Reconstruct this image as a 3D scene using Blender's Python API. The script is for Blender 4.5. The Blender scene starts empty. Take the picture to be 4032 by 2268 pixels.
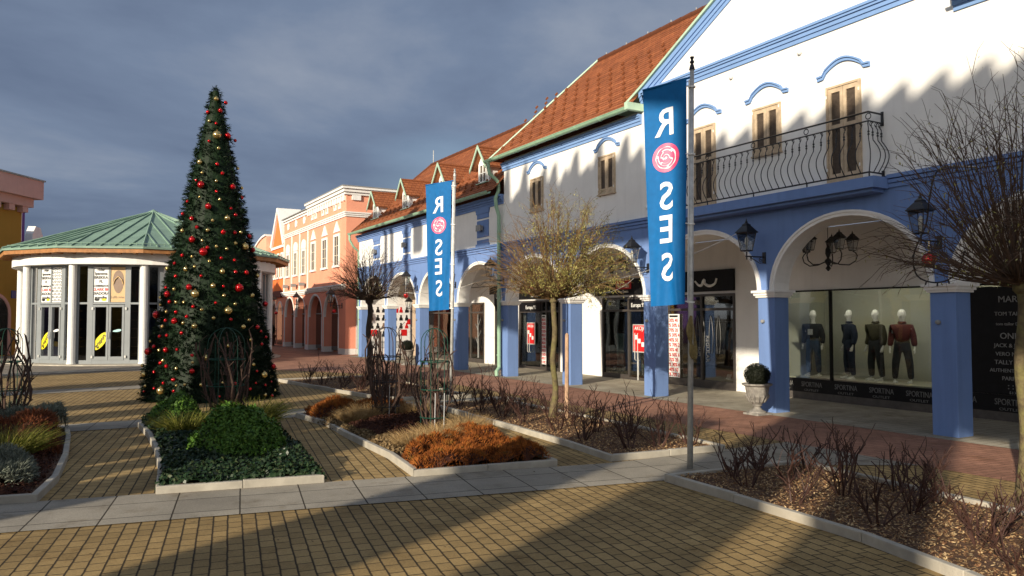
import bpy, bmesh, math, random
from mathutils import Vector, Matrix, noise
R = random.Random(7)
PI = math.pi
sc = bpy.context.scene
COL = sc.collection
SUN_EL = 17.0
LX, LY = math.sin(math.radians(61.7)), math.cos(math.radians(61.7))   # ground direction the light travels

# ------------------------------------------------------------------ materials
MATS = {}
def nd(nt, t, **kw):
    n = nt.nodes.new(t)
    for k, v in kw.items():
        if k.startswith('i_'):
            key = k[2:]
            n.inputs[int(key) if key.isdigit() else key.replace('_', ' ')].default_value = v
        else: setattr(n, k, v)
    return n
def rgba(c): return (c[0], c[1], c[2], 1.0)
def newmat(name):
    m = bpy.data.materials.new(name); m.use_nodes = True
    nt = m.node_tree; b = nt.nodes['Principled BSDF']
    MATS[name] = m
    return m, nt, b
def ramp(nt, fac, stops):
    r = nt.nodes.new('ShaderNodeValToRGB')
    e = r.color_ramp.elements
    e[0].position, e[0].color = stops[0][0], rgba(stops[0][1])
    e[1].position, e[1].color = stops[-1][0], rgba(stops[-1][1])
    for p, c in stops[1:-1]:
        x = e.new(p); x.color = rgba(c)
    nt.links.new(fac, r.inputs[0]); return r.outputs[0]
def mixc(nt, fac, a, b, mode='MIX'):
    m = nt.nodes.new('ShaderNodeMix'); m.data_type = 'RGBA'; m.blend_type = mode
    if isinstance(fac, float): m.inputs[0].default_value = fac
    else: nt.links.new(fac, m.inputs[0])
    for s, v in ((6, a), (7, b)):
        if isinstance(v, tuple): m.inputs[s].default_value = rgba(v)
        else: nt.links.new(v, m.inputs[s])
    return m.outputs[2]
def bump(nt, b, h, strength=.3, dist=.01):
    n = nd(nt, 'ShaderNodeBump', i_Strength=strength, i_Distance=dist)
    nt.links.new(h, n.inputs['Height']); nt.links.new(n.outputs[0], b.inputs['Normal'])
def noisy(name, c, var=.12, scale=3., rough=.8, bs=.2, bscale=60., bd=.004, fine=True, metal=0., spec=.3, coat=0., big=None):
    """plain surface: two scales of mottling plus a fine bump"""
    m, nt, b = newmat(name)
    tc = nd(nt, 'ShaderNodeTexCoord')
    n1 = nd(nt, 'ShaderNodeTexNoise', i_Scale=scale, i_Detail=6., i_Roughness=.6); nt.links.new(tc.outputs['Object'], n1.inputs[0])
    lo = tuple(x*(1-var) for x in c); hi = tuple(min(1, x*(1+var)) for x in c)
    col = ramp(nt, n1.outputs[0], [(.3, lo), (.7, hi)])
    if big:
        n3 = nd(nt, 'ShaderNodeTexNoise', i_Scale=big[0], i_Detail=3.); nt.links.new(tc.outputs['Object'], n3.inputs[0])
        f = ramp(nt, n3.outputs[0], [(.45, (0, 0, 0)), (.75, (big[2],)*3)])
        col = mixc(nt, f, col, big[1])
    nt.links.new(col, b.inputs['Base Color'])
    b.inputs['Roughness'].default_value = rough
    b.inputs['Metallic'].default_value = metal
    b.inputs['Specular IOR Level'].default_value = spec
    b.inputs['Coat Weight'].default_value = coat
    if bs:
        n2 = nd(nt, 'ShaderNodeTexNoise', i_Scale=bscale, i_Detail=3.); nt.links.new(tc.outputs['Object'], n2.inputs[0])
        bump(nt, b, n2.outputs[0], bs, bd)
    return m
def plaster(name, c, stain=.25):
    """rendered wall: mottling, faint vertical rain streaks, grain"""
    m, nt, b = newmat(name)
    tc = nd(nt, 'ShaderNodeTexCoord')
    n1 = nd(nt, 'ShaderNodeTexNoise', i_Scale=1.3, i_Detail=7., i_Roughness=.62); nt.links.new(tc.outputs['Object'], n1.inputs[0])
    col = ramp(nt, n1.outputs[0], [(.3, tuple(x*.92 for x in c)), (.7, tuple(min(1, x*1.04) for x in c))])
    mp = nd(nt, 'ShaderNodeMapping'); mp.inputs['Scale'].default_value = (4, 4, .35); nt.links.new(tc.outputs['Object'], mp.inputs[0])
    n2 = nd(nt, 'ShaderNodeTexNoise', i_Scale=1.5, i_Detail=5.); nt.links.new(mp.outputs[0], n2.inputs[0])
    f = ramp(nt, n2.outputs[0], [(.5, (0, 0, 0)), (.8, (stain,)*3)])
    col = mixc(nt, f, col, tuple(x*.62 for x in c))
    nt.links.new(col, b.inputs['Base Color'])
    b.inputs['Roughness'].default_value = .86; b.inputs['Specular IOR Level'].default_value = .2
    n3 = nd(nt, 'ShaderNodeTexNoise', i_Scale=45., i_Detail=4.); nt.links.new(tc.outputs['Object'], n3.inputs[0])
    bump(nt, b, n3.outputs[0], .35, .006)
    return m
def bricks(name, c1, c2, mortar, w, h, rot=0., lines=None, wobble=.10, ms=.006, off=.5, rough=.85, uv=False, bstr=.6, swap=False, bias=0., dirt=.35, smooth=.15, bd=.006):
    m, nt, b = newmat(name)
    tc = nd(nt, 'ShaderNodeTexCoord')
    mp = nd(nt, 'ShaderNodeMapping'); mp.vector_type = 'POINT'
    mp.inputs['Rotation'].default_value = (0, 0, rot)
    nt.links.new(tc.outputs['UV' if uv else 'Object'], mp.inputs[0])
    wob = nd(nt, 'ShaderNodeTexNoise', i_Scale=9., i_Detail=2.); nt.links.new(mp.outputs[0], wob.inputs[0])
    sb = nd(nt, 'ShaderNodeVectorMath', operation='SUBTRACT'); nt.links.new(wob.outputs[1], sb.inputs[0]); sb.inputs[1].default_value = (.5, .5, .5)
    sl = nd(nt, 'ShaderNodeVectorMath', operation='SCALE'); nt.links.new(sb.outputs[0], sl.inputs[0]); sl.inputs['Scale'].default_value = min(w, h)*wobble
    ad = nd(nt, 'ShaderNodeVectorMath', operation='ADD'); nt.links.new(mp.outputs[0], ad.inputs[0]); nt.links.new(sl.outputs[0], ad.inputs[1])
    bt = nd(nt, 'ShaderNodeTexBrick', offset=off, offset_frequency=2, squash=1., i_Scale=1.)
    bt.inputs['Color1'].default_value = rgba(c1); bt.inputs['Color2'].default_value = rgba(c2); bt.inputs['Mortar'].default_value = rgba(mortar)
    bt.inputs['Mortar Size'].default_value = ms; bt.inputs['Mortar Smooth'].default_value = smooth; bt.inputs['Bias'].default_value = bias
    bt.inputs['Brick Width'].default_value = w; bt.inputs['Row Height'].default_value = h
    nt.links.new(ad.outputs[0], bt.inputs['Vector'])
    n1 = nd(nt, 'ShaderNodeTexNoise', i_Scale=1.1, i_Detail=6., i_Roughness=.65); nt.links.new(mp.outputs[0], n1.inputs[0])
    f = ramp(nt, n1.outputs[0], [(.35, (1-dirt,)*3), (.7, (1.08,)*3)])
    col = mixc(nt, 1., bt.outputs[0], f, 'MULTIPLY')
    n2 = nd(nt, 'ShaderNodeTexNoise', i_Scale=70., i_Detail=4.); nt.links.new(tc.outputs['Object'], n2.inputs[0])
    g = ramp(nt, n2.outputs[0], [(.3, (.82,)*3), (.7, (1.12,)*3)])
    col = mixc(nt, 1., col, g, 'MULTIPLY')
    if lines:
        wb = nd(nt, 'ShaderNodeTexNoise', i_Scale=24., i_Detail=3.); nt.links.new(mp.outputs[0], wb.inputs[0])
        sy = nd(nt, 'ShaderNodeSeparateXYZ'); nt.links.new(ad.outputs[0], sy.inputs[0])
        dv = nd(nt, 'ShaderNodeMath', operation='DIVIDE'); nt.links.new(sy.outputs[1], dv.inputs[0]); dv.inputs[1].default_value = h
        w2 = nd(nt, 'ShaderNodeMath', operation='MULTIPLY_ADD'); nt.links.new(wb.outputs[0], w2.inputs[0]); w2.inputs[1].default_value = .10; nt.links.new(dv.outputs[0], w2.inputs[2])
        pp = nd(nt, 'ShaderNodeMath', operation='PINGPONG'); nt.links.new(w2.outputs[0], pp.inputs[0]); pp.inputs[1].default_value = .5
        mm = ramp(nt, pp.outputs[0], [(.018, (lines,)*3), (.055, (1, 1, 1))])
        col = mixc(nt, 1., col, mm, 'MULTIPLY')
    big = nd(nt, 'ShaderNodeTexNoise', i_Scale=.35, i_Detail=4.); nt.links.new(mp.outputs[0], big.inputs[0])
    bw = ramp(nt, big.outputs[0], [(.35, (.86, .84, .80)), (.65, (1.1, 1.08, 1.04))])
    col = mixc(nt, 1., col, bw, 'MULTIPLY')
    st = nd(nt, 'ShaderNodeTexNoise', i_Scale=2.3, i_Detail=8., i_Roughness=.7); nt.links.new(mp.outputs[0], st.inputs[0])
    sw_ = ramp(nt, st.outputs[0], [(.54, (1, 1, 1)), (.66, (.74, .70, .64))]); col = mixc(nt, 1., col, sw_, 'MULTIPLY')
    gm = nd(nt, 'ShaderNodeTexVoronoi', i_Scale=2.2); nt.links.new(mp.outputs[0], gm.inputs[0])
    gs = ramp(nt, gm.outputs['Distance'], [(.035, (.55, .52, .48)), (.06, (1, 1, 1))]); col = mixc(nt, 1., col, gs, 'MULTIPLY')
    nt.links.new(col, b.inputs['Base Color'])
    b.inputs['Roughness'].default_value = rough; b.inputs['Specular IOR Level'].default_value = .25
    inv = nd(nt, 'ShaderNodeMath', operation='MULTIPLY_ADD'); nt.links.new(bt.outputs[1], inv.inputs[0]); inv.inputs[1].default_value = -1.; 
    hh = nd(nt, 'ShaderNodeMath', operation='MULTIPLY'); nt.links.new(n2.outputs[0], hh.inputs[0]); hh.inputs[1].default_value = .35
    nt.links.new(hh.outputs[0], inv.inputs[2])
    bump(nt, b, inv.outputs[0], bstr, bd)
    return m
def leafy(name, cols, scale=40., rough=.55, trans=0.):
    """foliage: hue differs from leaf to leaf (cell noise)"""
    m, nt, b = newmat(name)
    tc = nd(nt, 'ShaderNodeTexCoord')
    v = nd(nt, 'ShaderNodeTexNoise', i_Scale=scale, i_Detail=2.); nt.links.new(tc.outputs['Object'], v.inputs[0])
    k = len(cols)
    col = ramp(nt, v.outputs[0], [(.3+.4*i/(k-1), c) for i, c in enumerate(cols)])
    nt.links.new(col, b.inputs['Base Color'])
    b.inputs['Roughness'].default_value = rough; b.inputs['Specular IOR Level'].default_value = .14
    return m
def flat(name, c, rough=.6, metal=0., emit=0., spec=.4, coat=0.):
    m, nt, b = newmat(name)
    tc = nd(nt, 'ShaderNodeTexCoord')
    n = nd(nt, 'ShaderNodeTexNoise', i_Scale=14., i_Detail=3.); nt.links.new(tc.outputs['Object'], n.inputs[0])
    col = ramp(nt, n.outputs[0], [(.3, tuple(x*.9 for x in c)), (.7, tuple(min(1, x*1.06) for x in c))])
    nt.links.new(col, b.inputs['Base Color'])
    b.inputs['Roughness'].default_value = rough; b.inputs['Metallic'].default_value = metal
    b.inputs['Specular IOR Level'].default_value = spec; b.inputs['Coat Weight'].default_value = coat
    if emit:
        b.inputs['Emission Color'].default_value = rgba(c); b.inputs['Emission Strength'].default_value = emit
    return m
def glassmat(name, tint=(1, 1, 1), base=.04):
    m = bpy.data.materials.new(name); m.use_nodes = True; nt = m.node_tree; nt.nodes.clear(); MATS[name] = m
    out = nd(nt, 'ShaderNodeOutputMaterial'); mx = nd(nt, 'ShaderNodeMixShader')
    tr = nd(nt, 'ShaderNodeBsdfTransparent'); tr.inputs[0].default_value = rgba(tint)
    gl = nd(nt, 'ShaderNodeBsdfGlossy'); gl.inputs['Roughness'].default_value = .015
    fr = nd(nt, 'ShaderNodeFresnel'); fr.inputs[0].default_value = 1.5
    mr = nd(nt, 'ShaderNodeMath', operation='MULTIPLY_ADD'); nt.links.new(fr.outputs[0], mr.inputs[0]); mr.inputs[1].default_value = .85; mr.inputs[2].default_value = base-.03; mr.use_clamp = True
    tc = nd(nt, 'ShaderNodeTexCoord'); n = nd(nt, 'ShaderNodeTexNoise', i_Scale=.8, i_Detail=1.); nt.links.new(tc.outputs['Object'], n.inputs[0])
    bp = nd(nt, 'ShaderNodeBump', i_Strength=.25, i_Distance=.02); nt.links.new(n.outputs[0], bp.inputs['Height']); nt.links.new(bp.outputs[0], gl.inputs['Normal'])
    nt.links.new(mr.outputs[0], mx.inputs[0]); nt.links.new(tr.outputs[0], mx.inputs[1]); nt.links.new(gl.outputs[0], mx.inputs[2]); nt.links.new(mx.outputs[0], out.inputs[0])
    return m

plaster('white_plaster', (.80, .79, .765), .2)
plaster('grey_white_plaster', (.74, .72, .69), .15)
plaster('blue_plaster', (.15, .24, .475), .4)
plaster('blue_trim_paint', (.19, .32, .58), .15)
plaster('white_trim', (.78, .77, .74), .2)
plaster('yellow_plaster', (.62, .46, .12), .1)
plaster('coral_plaster', (.74, .33, .215), .12)
plaster('coral_red_plaster', (.80, .32, .215), .12)
plaster('orange_plaster', (.82, .20, .06), .1)
plaster('salmon_plaster', (.74, .40, .27), .1)
plaster('ochre_plaster', (.36, .20, .035), .2)
plaster('pink_plaster', (.58, .34, .30), .2)
plaster('purple_plaster', (.14, .07, .26), .15)
plaster('green_plaster', (.10, .32, .25), .1)
plaster('cream_plaster', (.62, .55, .42), .1)
plaster('sand_stone', (.44, .34, .25), .3)
bricks('yellow_pavers', (.42, .295, .13), (.31, .215, .092), (.06, .042, .022), .163, .112, rot=math.radians(-80.5), lines=.55, ms=.0062, dirt=.28, bstr=.7, bias=-.1)
bricks('red_pavers', (.46, .24, .165), (.36, .185, .13), (.12, .07, .05), .20, .10, rot=math.radians(6), ms=.004, dirt=.3)
bricks('grey_slabs', (.37, .34, .285), (.31, .285, .24), (.05, .042, .03), .55, .52, rot=math.radians(10.3), ms=.007, off=0., wobble=.012, dirt=.25, bstr=.5)
bricks('arcade_slabs', (.47, .43, .345), (.40, .37, .30), (.2, .18, .14), .60, .14, rot=math.radians(0), ms=.005, off=.4, dirt=.35)
bricks('grey_pavers', (.30, .27, .235), (.25, .225, .20), (.08, .07, .06), .2, .1, rot=math.radians(10), ms=.005, dirt=.3)
bricks('roof_tiles', (.38, .135, .056), (.27, .09, .04), (.13, .045, .022), .17, 1., uv=True, ms=.008, dirt=.22, bstr=.4, rough=.75)
noisy('kerb_concrete', (.40, .37, .31), .18, 5, .85, .4, 45, .006, big=(2.2, (.28, .25, .20), .6))
noisy('soil', (.11, .06, .036), .4, 12, .95, .8, 30, .02)
noisy('copper_green', (.20, .305, .235), .14, 2.5, .5, .1, 30, .003, big=(1.2, (.14, .22, .18), .5))
noisy('green_flashing', (.40, .55, .42), .1, 5, .5, .1, 40, .002)
noisy('gutter_green', (.27, .43, .30), .1, 4, .45, .1, 40, .002)
noisy('eave_wood', (.34, .155, .055), .3, 7, .6, .3, 40, .003)
noisy('dark_timber', (.13, .075, .045), .3, 7, .7, .3, 40, .003)
noisy('pale_wood', (.50, .39, .27), .25, 9, .65, .3, 60, .003)
noisy('stake_wood', (.42, .27, .17), .3, 9, .7, .3, 60, .003)
noisy('galvanised_steel', (.50, .50, .48), .22, 14, .42, .15, 60, .002, metal=.25)
noisy('grey_aluminium', (.22, .24, .25), .06, 4, .4, 0, spec=.5)
noisy('white_enamel', (.78, .78, .75), .04, 4, .35, 0)
noisy('black_iron', (.012, .013, .016), .3, 20, .42, .1, 60, .002, spec=.5)
noisy('green_wire', (.012, .06, .04), .3, 20, .5, 0)
noisy('bronze_frame', (.055, .047, .042), .15, 8, .4, 0, spec=.5)
noisy('dark_sill', (.085, .075, .068), .2, 8, .6, .1, 50)
noisy('sign_black', (.007, .007, .008), .3, 8, .5, 0, spec=.2)
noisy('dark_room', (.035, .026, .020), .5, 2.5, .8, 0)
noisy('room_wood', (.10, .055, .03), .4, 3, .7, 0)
noisy('display_wall', (.36, .36, .315), .1, .8, .7, 0, big=(.9, (.46, .40, .16), .4))
noisy('louvre', (.085, .062, .045), .3, 20, .6, .3, 60, .003)
noisy('urn_stone', (.24, .225, .20), .3, 16, .85, .5, 50, .006, big=(9, (.14, .13, .12), .7))
noisy('terracotta_dark', (.10, .05, .035), .3, 16, .7, .3, 50, .004)
noisy('bark', (.13, .10, .055), .45, 14, .9, .8, 50, .01, big=(7, (.16, .16, .04), .8))
noisy('bark_dark', (.05, .038, .028), .4, 14, .9, .8, 50, .01)
noisy('twig_brown', (.16, .095, .04), .4, 8, .8, .2, 60)
noisy('twig_dark', (.085, .052, .034), .4, 8, .8, .2, 60)
noisy('rose_cane', (.058, .027, .020), .45, 14, .6, .3, 60)
noisy('old_cane', (.075, .045, .034), .4, 18, .85, .5, 50, .006)
noisy('skin_white', (.72, .70, .66), .03, 4, .35, 0)
noisy('cloth_charcoal', (.025, .026, .03), .3, 9, .9, .3, 60)
noisy('cloth_navy', (.02, .028, .05), .3, 9, .9, .3, 60)
noisy('cloth_denim', (.03, .055, .10), .4, 12, .9, .3, 60)
noisy('cloth_maroon', (.10, .022, .018), .25, 9, .7, .3, 60)
noisy('cloth_olive', (.05, .045, .025), .3, 9, .9, .3, 60)
noisy('rope', (.20, .15, .06), .4, 30, .9, .6, 60)
flat('paint_white', (.80, .80, .78), .5)
flat('text_grey', (.27, .27, .265), .5)
flat('text_dim', (.15, .15, .145), .5)
flat('sign_red', (.58, .015, .015), .45)
flat('sign_blue', (.03, .05, .22), .45)
flat('sticker_yellow', (.80, .68, .02), .4)
flat('ink_black', (.012, .012, .012), .5)
flat('poster_grey', (.52, .53, .53), .5)
flat('poster_tan', (.58, .40, .20), .45)
flat('sandal_brown', (.24, .165, .12), .5)
flat('mint', (.42, .66, .66), .4)
flat('rubber_grey', (.26, .26, .25), .5)
flat('cable_white', (.55, .54, .50), .5)
flat('bulb', (.7, .68, .62), .2)
flat('pane_dark', (.028, .027, .025), .06, spec=.8)
flat('pane_brown', (.10, .072, .05), .25, spec=.6)
flat('strip_light', (1., .95, .84), .4, emit=17.)
flat('lamp_glow', (1., .9, .7), .4, emit=1.)
flat('bauble_red', (.60, .008, .012), .12, metal=.75, coat=.6)
flat('bauble_gold', (.72, .53, .20), .14, metal=.9, coat=.4)
flat('banner_blue', (.006, .12, .34), .62, spec=.12)
flat('banner_pink', (.72, .045, .16), .45)
flat('banner_white', (.78, .78, .80), .5)
glassmat('shop_glass', (.86, .88, .86)); glassmat('kiosk_glass', (.42, .42, .40)); glassmat('lamp_glass', (.93, .95, .96), .05)
leafy('fir_needles', [(.003, .009, .004), (.007, .018, .007), (.016, .034, .013)], 30)
leafy('ivy_leaves', [(.008, .020, .010), (.015, .034, .015), (.030, .052, .024), (.075, .085, .04)], 22, .35)
leafy('box_leaves', [(.006, .008, .005), (.010, .012, .007), (.014, .017, .009)], 30)
leafy('shrub_leaves', [(.030, .075, .012), (.065, .14, .02), (.12, .21, .035)], 22, .45)
leafy('silver_leaves', [(.10, .12, .09), (.17, .19, .15), (.27, .29, .23)], 24, .7)
leafy('rust_heather', [(.075, .030, .010), (.20, .060, .014), (.33, .105, .022), (.20, .10, .022)], 9, .8)
leafy('rusty_fern', [(.07, .022, .012), (.16, .05, .022), (.24, .085, .03)], 16, .8)
leafy('dark_creeper', [(.022, .010, .008), (.055, .020, .013), (.095, .04, .02)], 24, .8)
leafy('dry_leaves', [(.07, .045, .022), (.17, .115, .055), (.30, .21, .11)], 30, .8)
leafy('straw_grass', [(.20, .12, .045), (.38, .25, .11), (.52, .38, .20)], 20, .7)
leafy('green_grass', [(.07, .09, .012), (.16, .17, .025), (.32, .28, .08)], 16, .6)
leafy('bark_chips', [(.07, .032, .018), (.20, .10, .05), (.42, .28, .14), (.66, .50, .28)], 34, .9)
leafy('tree_leaves', [(.16, .15, .04), (.30, .27, .08), (.44, .40, .16)], 20, .6)

# ------------------------------------------------------------------ mesh builder and tagging
def root_of(o):
    v = Vector((0, 0, 0))
    while o is not None:
        v += o.location; o = o.parent
    return v
class MB:
    def __init__(s): s.v = []; s.f = []; s.mi = []; s.uv = {}; s.cur = 0
    def face(s, pts, uv=None):
        i = len(s.v); s.v.extend([tuple(p) for p in pts]); s.f.append(tuple(range(i, i+len(pts)))); s.mi.append(s.cur)
        if uv: s.uv[len(s.f)-1] = uv
    def add(s, vs, fs):
        i = len(s.v); s.v.extend([tuple(p) for p in vs])
        for f in fs: s.f.append(tuple(i+k for k in f)); s.mi.append(s.cur)
    def box(s, x0, x1, y0, y1, z0, z1):
        s.add([(x0,y0,z0),(x1,y0,z0),(x1,y1,z0),(x0,y1,z0),(x0,y0,z1),(x1,y0,z1),(x1,y1,z1),(x0,y1,z1)],
              [(0,3,2,1),(4,5,6,7),(0,1,5,4),(1,2,6,5),(2,3,7,6),(3,0,4,7)]); return s
    def obox(s, o, ex, ey, ez):
        """oriented box from corner o and three edge vectors"""
        o, ex, ey, ez = map(Vector, (o, ex, ey, ez))
        p = [o, o+ex, o+ex+ey, o+ey]; p += [q+ez for q in p]
        s.add(p, [(0,3,2,1),(4,5,6,7),(0,1,5,4),(1,2,6,5),(2,3,7,6),(3,0,4,7)]); return s
    def prism(s, poly, f0, f1):
        """poly of 2D points mapped by f0 / f1 to the two 3D ends"""
        n = len(poly); a = [f0(*p) for p in poly]; b = [f1(*p) for p in poly]
        s.add(a+b, [tuple(range(n))[::-1], tuple(range(n, 2*n))]+[(i, (i+1) % n, n+(i+1) % n, n+i) for i in range(n)]); return s
    def px(s, poly, x0, x1): return s.prism(poly, lambda a, b: (x0, a, b), lambda a, b: (x1, a, b))
    def py(s, poly, y0, y1): return s.prism(poly, lambda a, b: (a, y0, b), lambda a, b: (a, y1, b))
    def pz(s, poly, z0, z1): return s.prism(poly, lambda a, b: (a, b, z0), lambda a, b: (a, b, z1))
    def tube(s, pts, r, n=6, cap=True):
        pts = [Vector(p) for p in pts]; k = len(pts)
        rr = r if isinstance(r, (list, tuple)) else [r]*k
        base = len(s.v); pu = None
        for i, p in enumerate(pts):
            d = (pts[min(i+1, k-1)]-pts[max(i-1, 0)])
            if d.length < 1e-9: d = Vector((0, 0, 1))
            d.normalize()
            if pu is None: pu = Vector((0, 0, 1)) if abs(d.z) < .9 else Vector((1, 0, 0))
            u = pu-d*pu.dot(d)
            if u.length < 1e-6: u = d.orthogonal()
            u.normalize(); w = d.cross(u); pu = u
            for j in range(n):
                a = 2*PI*j/n
                s.v.append(tuple(p+(u*math.cos(a)+w*math.sin(a))*rr[i]))
        for i in range(k-1):
            for j in range(n):
                s.f.append((base+i*n+j, base+i*n+(j+1) % n, base+(i+1)*n+(j+1) % n, base+(i+1)*n+j)); s.mi.append(s.cur)
        if cap:
            s.f.append(tuple(base+j for j in range(n))[::-1]); s.mi.append(s.cur)
            s.f.append(tuple(base+(k-1)*n+j for j in range(n))); s.mi.append(s.cur)
        return s
    def lathe(s, prof, c=(0, 0, 0), n=16, sx=1., sy=1.):
        base = len(s.v); k = len(prof)
        for r, z in prof:
            for j in range(n):
                a = 2*PI*j/n; s.v.append((c[0]+r*sx*math.cos(a), c[1]+r*sy*math.sin(a), c[2]+z))
        for i in range(k-1):
            for j in range(n):
                s.f.append((base+i*n+j, base+i*n+(j+1) % n, base+(i+1)*n+(j+1) % n, base+(i+1)*n+j)); s.mi.append(s.cur)
        s.f.append(tuple(base+j for j in range(n))[::-1]); s.mi.append(s.cur)
        s.f.append(tuple(base+(k-1)*n+j for j in range(n))); s.mi.append(s.cur)
        return s
    def ball(s, c, r, n=12, sz=1.):
        return s.lathe([(max(.001, r*math.sin(PI*i/(n//2))), -r*sz*math.cos(PI*i/(n//2))) for i in range(n//2+1)], c, n)
    def build(s, name, mat, parent=None, smooth=False, local=False, bevel=0.):
        me = bpy.data.meshes.new(name)
        if parent is not None and not local:
            o = root_of(parent); vs = [(a-o.x, b-o.y, c-o.z) for a, b, c in s.v]
        else: vs = s.v
        me.from_pydata(vs, [], s.f)
        mats = mat if isinstance(mat, (list, tuple)) else [mat]
        for m in mats: me.materials.append(MATS[m])
        if len(mats) > 1: me.polygons.foreach_set('material_index', s.mi)
        if s.uv:
            l = me.uv_layers.new(name='UVMap')
            for fi, uv in s.uv.items():
                p = me.polygons[fi]
                for k, li in enumerate(p.loop_indices): l.data[li].uv = uv[k]
        if smooth: me.polygons.foreach_set('use_smooth', [True]*len(me.polygons))
        me.update()
        ob = bpy.data.objects.new(name, me); COL.objects.link(ob)
        if bevel:
            md = ob.modifiers.new('bevel', 'BEVEL'); md.width = bevel; md.segments = 2; md.limit_method = 'ANGLE'
        if parent is not None: ob.parent = parent
        return ob
def tag(o, label=None, cat=None, group=None, kind=None):
    if label: o['label'] = label
    if cat: o['category'] = cat
    if group: o['group'] = group
    if kind: o['kind'] = kind
    return o
def thing(name, loc, label, cat, group=None, rz=0.):
    o = bpy.data.objects.new(name, None); COL.objects.link(o); o.empty_display_size = .2
    o.location = loc; o.rotation_euler = (0, 0, rz)
    return tag(o, label, cat, group)
def sub(parent, name):
    """an Empty part of a thing, at its origin"""
    o = bpy.data.objects.new(name, None); COL.objects.link(o); o.empty_display_size = .1; o.parent = parent; return o
def kids(o): return [c for c in bpy.data.objects if c.parent is o]
def copy_tree(o, loc=None, rz=None, label=None, group=None, s=None, parent=None):
    c = o.copy(); COL.objects.link(c)
    if parent is not None: c.parent = parent
    if loc is not None: c.location = loc
    if rz is not None: c.rotation_euler = (0, 0, rz)
    if s is not None: c.scale = (s, s, s)
    if label: c['label'] = label
    if group: c['group'] = group
    for ch in kids(o): copy_tree(ch, parent=c)
    return c
def text(name, body, org, xd, yd, size, mat, parent=None, ext=.004, align='LEFT', sx=1., bold=0., fn=None, name_mesh=True, shear=0.):
    cu = bpy.data.curves.new(name, 'FONT'); cu.body = body; cu.size = size; cu.align_x = align; cu.extrude = 0; cu.offset = bold; cu.resolution_u = 3; cu.shear = shear
    cu.extrude = ext
    t = bpy.data.objects.new('tmp', cu); COL.objects.link(t)
    dg = bpy.context.evaluated_depsgraph_get()
    me = bpy.data.meshes.new_from_object(t.evaluated_get(dg)); bpy.data.objects.remove(t); bpy.data.curves.remove(cu)
    xd = Vector(xd).normalized(); yd = Vector(yd).normalized(); zd = xd.cross(yd)
    o = Vector(org); off = root_of(parent) if parent is not None else Vector((0, 0, 0))
    if fn:
        bm = bmesh.new(); bm.from_mesh(me)
        xs = [v.co.x for v in bm.verts]; ys = [v.co.y for v in bm.verts]
        st = .035
        q = min(xs)+st
        while q < max(xs):
            bmesh.ops.bisect_plane(bm, geom=bm.verts[:]+bm.edges[:]+bm.faces[:], plane_co=(q, 0, 0), plane_no=(1, 0, 0)); q += st
        q = min(ys)+st*2
        while q < max(ys):
            bmesh.ops.bisect_plane(bm, geom=bm.verts[:]+bm.edges[:]+bm.faces[:], plane_co=(0, q, 0), plane_no=(0, 1, 0)); q += st*2
        bm.to_mesh(me); bm.free()
    for v in me.vertices:
        if fn: v.co = fn(v.co.x*sx, v.co.y, v.co.z)-off
        else: v.co = o+xd*v.co.x*sx+yd*v.co.y+zd*v.co.z-off
    me.materials.clear(); me.materials.append(MATS[mat]); me.name = name
    ob = bpy.data.objects.new(name, me); COL.objects.link(ob)
    if parent is not None: ob.parent = parent
    return ob
def ftext(name, body, y, z, size, mat, parent, x, **k):
    """writing on a surface that faces the plaza (-X); y is the left end as seen"""
    return text(name, body, (x, y, z), (0, -1, 0), (0, 0, 1), size, mat, parent, **k)
# ------------------------------------------------------------------ camera, light, sky
cam = bpy.data.cameras.new('camera'); co = bpy.data.objects.new('camera', cam); COL.objects.link(co); sc.camera = co
co.location = (0, 0, 1.7); co.rotation_euler = (math.radians(92.24), 0, -math.radians(29.636))
cam.lens = 26.97; cam.sensor_width = 36; cam.clip_end = 2000; cam.clip_start = .05
sun = bpy.data.lights.new('sun', 'SUN'); sun.energy = 5.4; sun.angle = math.radians(.5); sun.color = (1., .88, .70)
so = bpy.data.objects.new('sun', sun); COL.objects.link(so); so.location = (-20, -10, 20)
ce, se = math.cos(math.radians(SUN_EL)), math.sin(math.radians(SUN_EL))
SD = Vector((-LX*ce, -LY*ce, se))                       # towards the sun
so.rotation_euler = SD.to_track_quat('Z', 'Y').to_euler()
w = bpy.data.worlds.new('World'); sc.world = w; w.use_nodes = True; nt = w.node_tree
bg = nt.nodes['Background']; bg.inputs[1].default_value = .12
sky = nd(nt, 'ShaderNodeTexSky'); sky.sky_type = 'NISHITA'; sky.sun_disc = False
sky.sun_elevation = math.radians(SUN_EL); sky.sun_rotation = math.atan2(SD.x, SD.y) % (2*PI)
tc = nd(nt, 'ShaderNodeTexCoord')
# cloud deck: noise on the direction vector flattened towards the horizon
sp = nd(nt, 'ShaderNodeSeparateXYZ'); nt.links.new(tc.outputs['Generated'], sp.inputs[0])
mz = nd(nt, 'ShaderNodeMath', operation='MAXIMUM'); nt.links.new(sp.outputs[2], mz.inputs[0]); mz.inputs[1].default_value = 0.
za = nd(nt, 'ShaderNodeMath', operation='ADD'); nt.links.new(mz.outputs[0], za.inputs[0]); za.inputs[1].default_value = .16
dx = nd(nt, 'ShaderNodeMath', operation='DIVIDE'); nt.links.new(sp.outputs[0], dx.inputs[0]); nt.links.new(za.outputs[0], dx.inputs[1])
dy = nd(nt, 'ShaderNodeMath', operation='DIVIDE'); nt.links.new(sp.outputs[1], dy.inputs[0]); nt.links.new(za.outputs[0], dy.inputs[1])
cb = nd(nt, 'ShaderNodeCombineXYZ'); nt.links.new(dx.outputs[0], cb.inputs[0]); nt.links.new(dy.outputs[0], cb.inputs[1])
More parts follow.
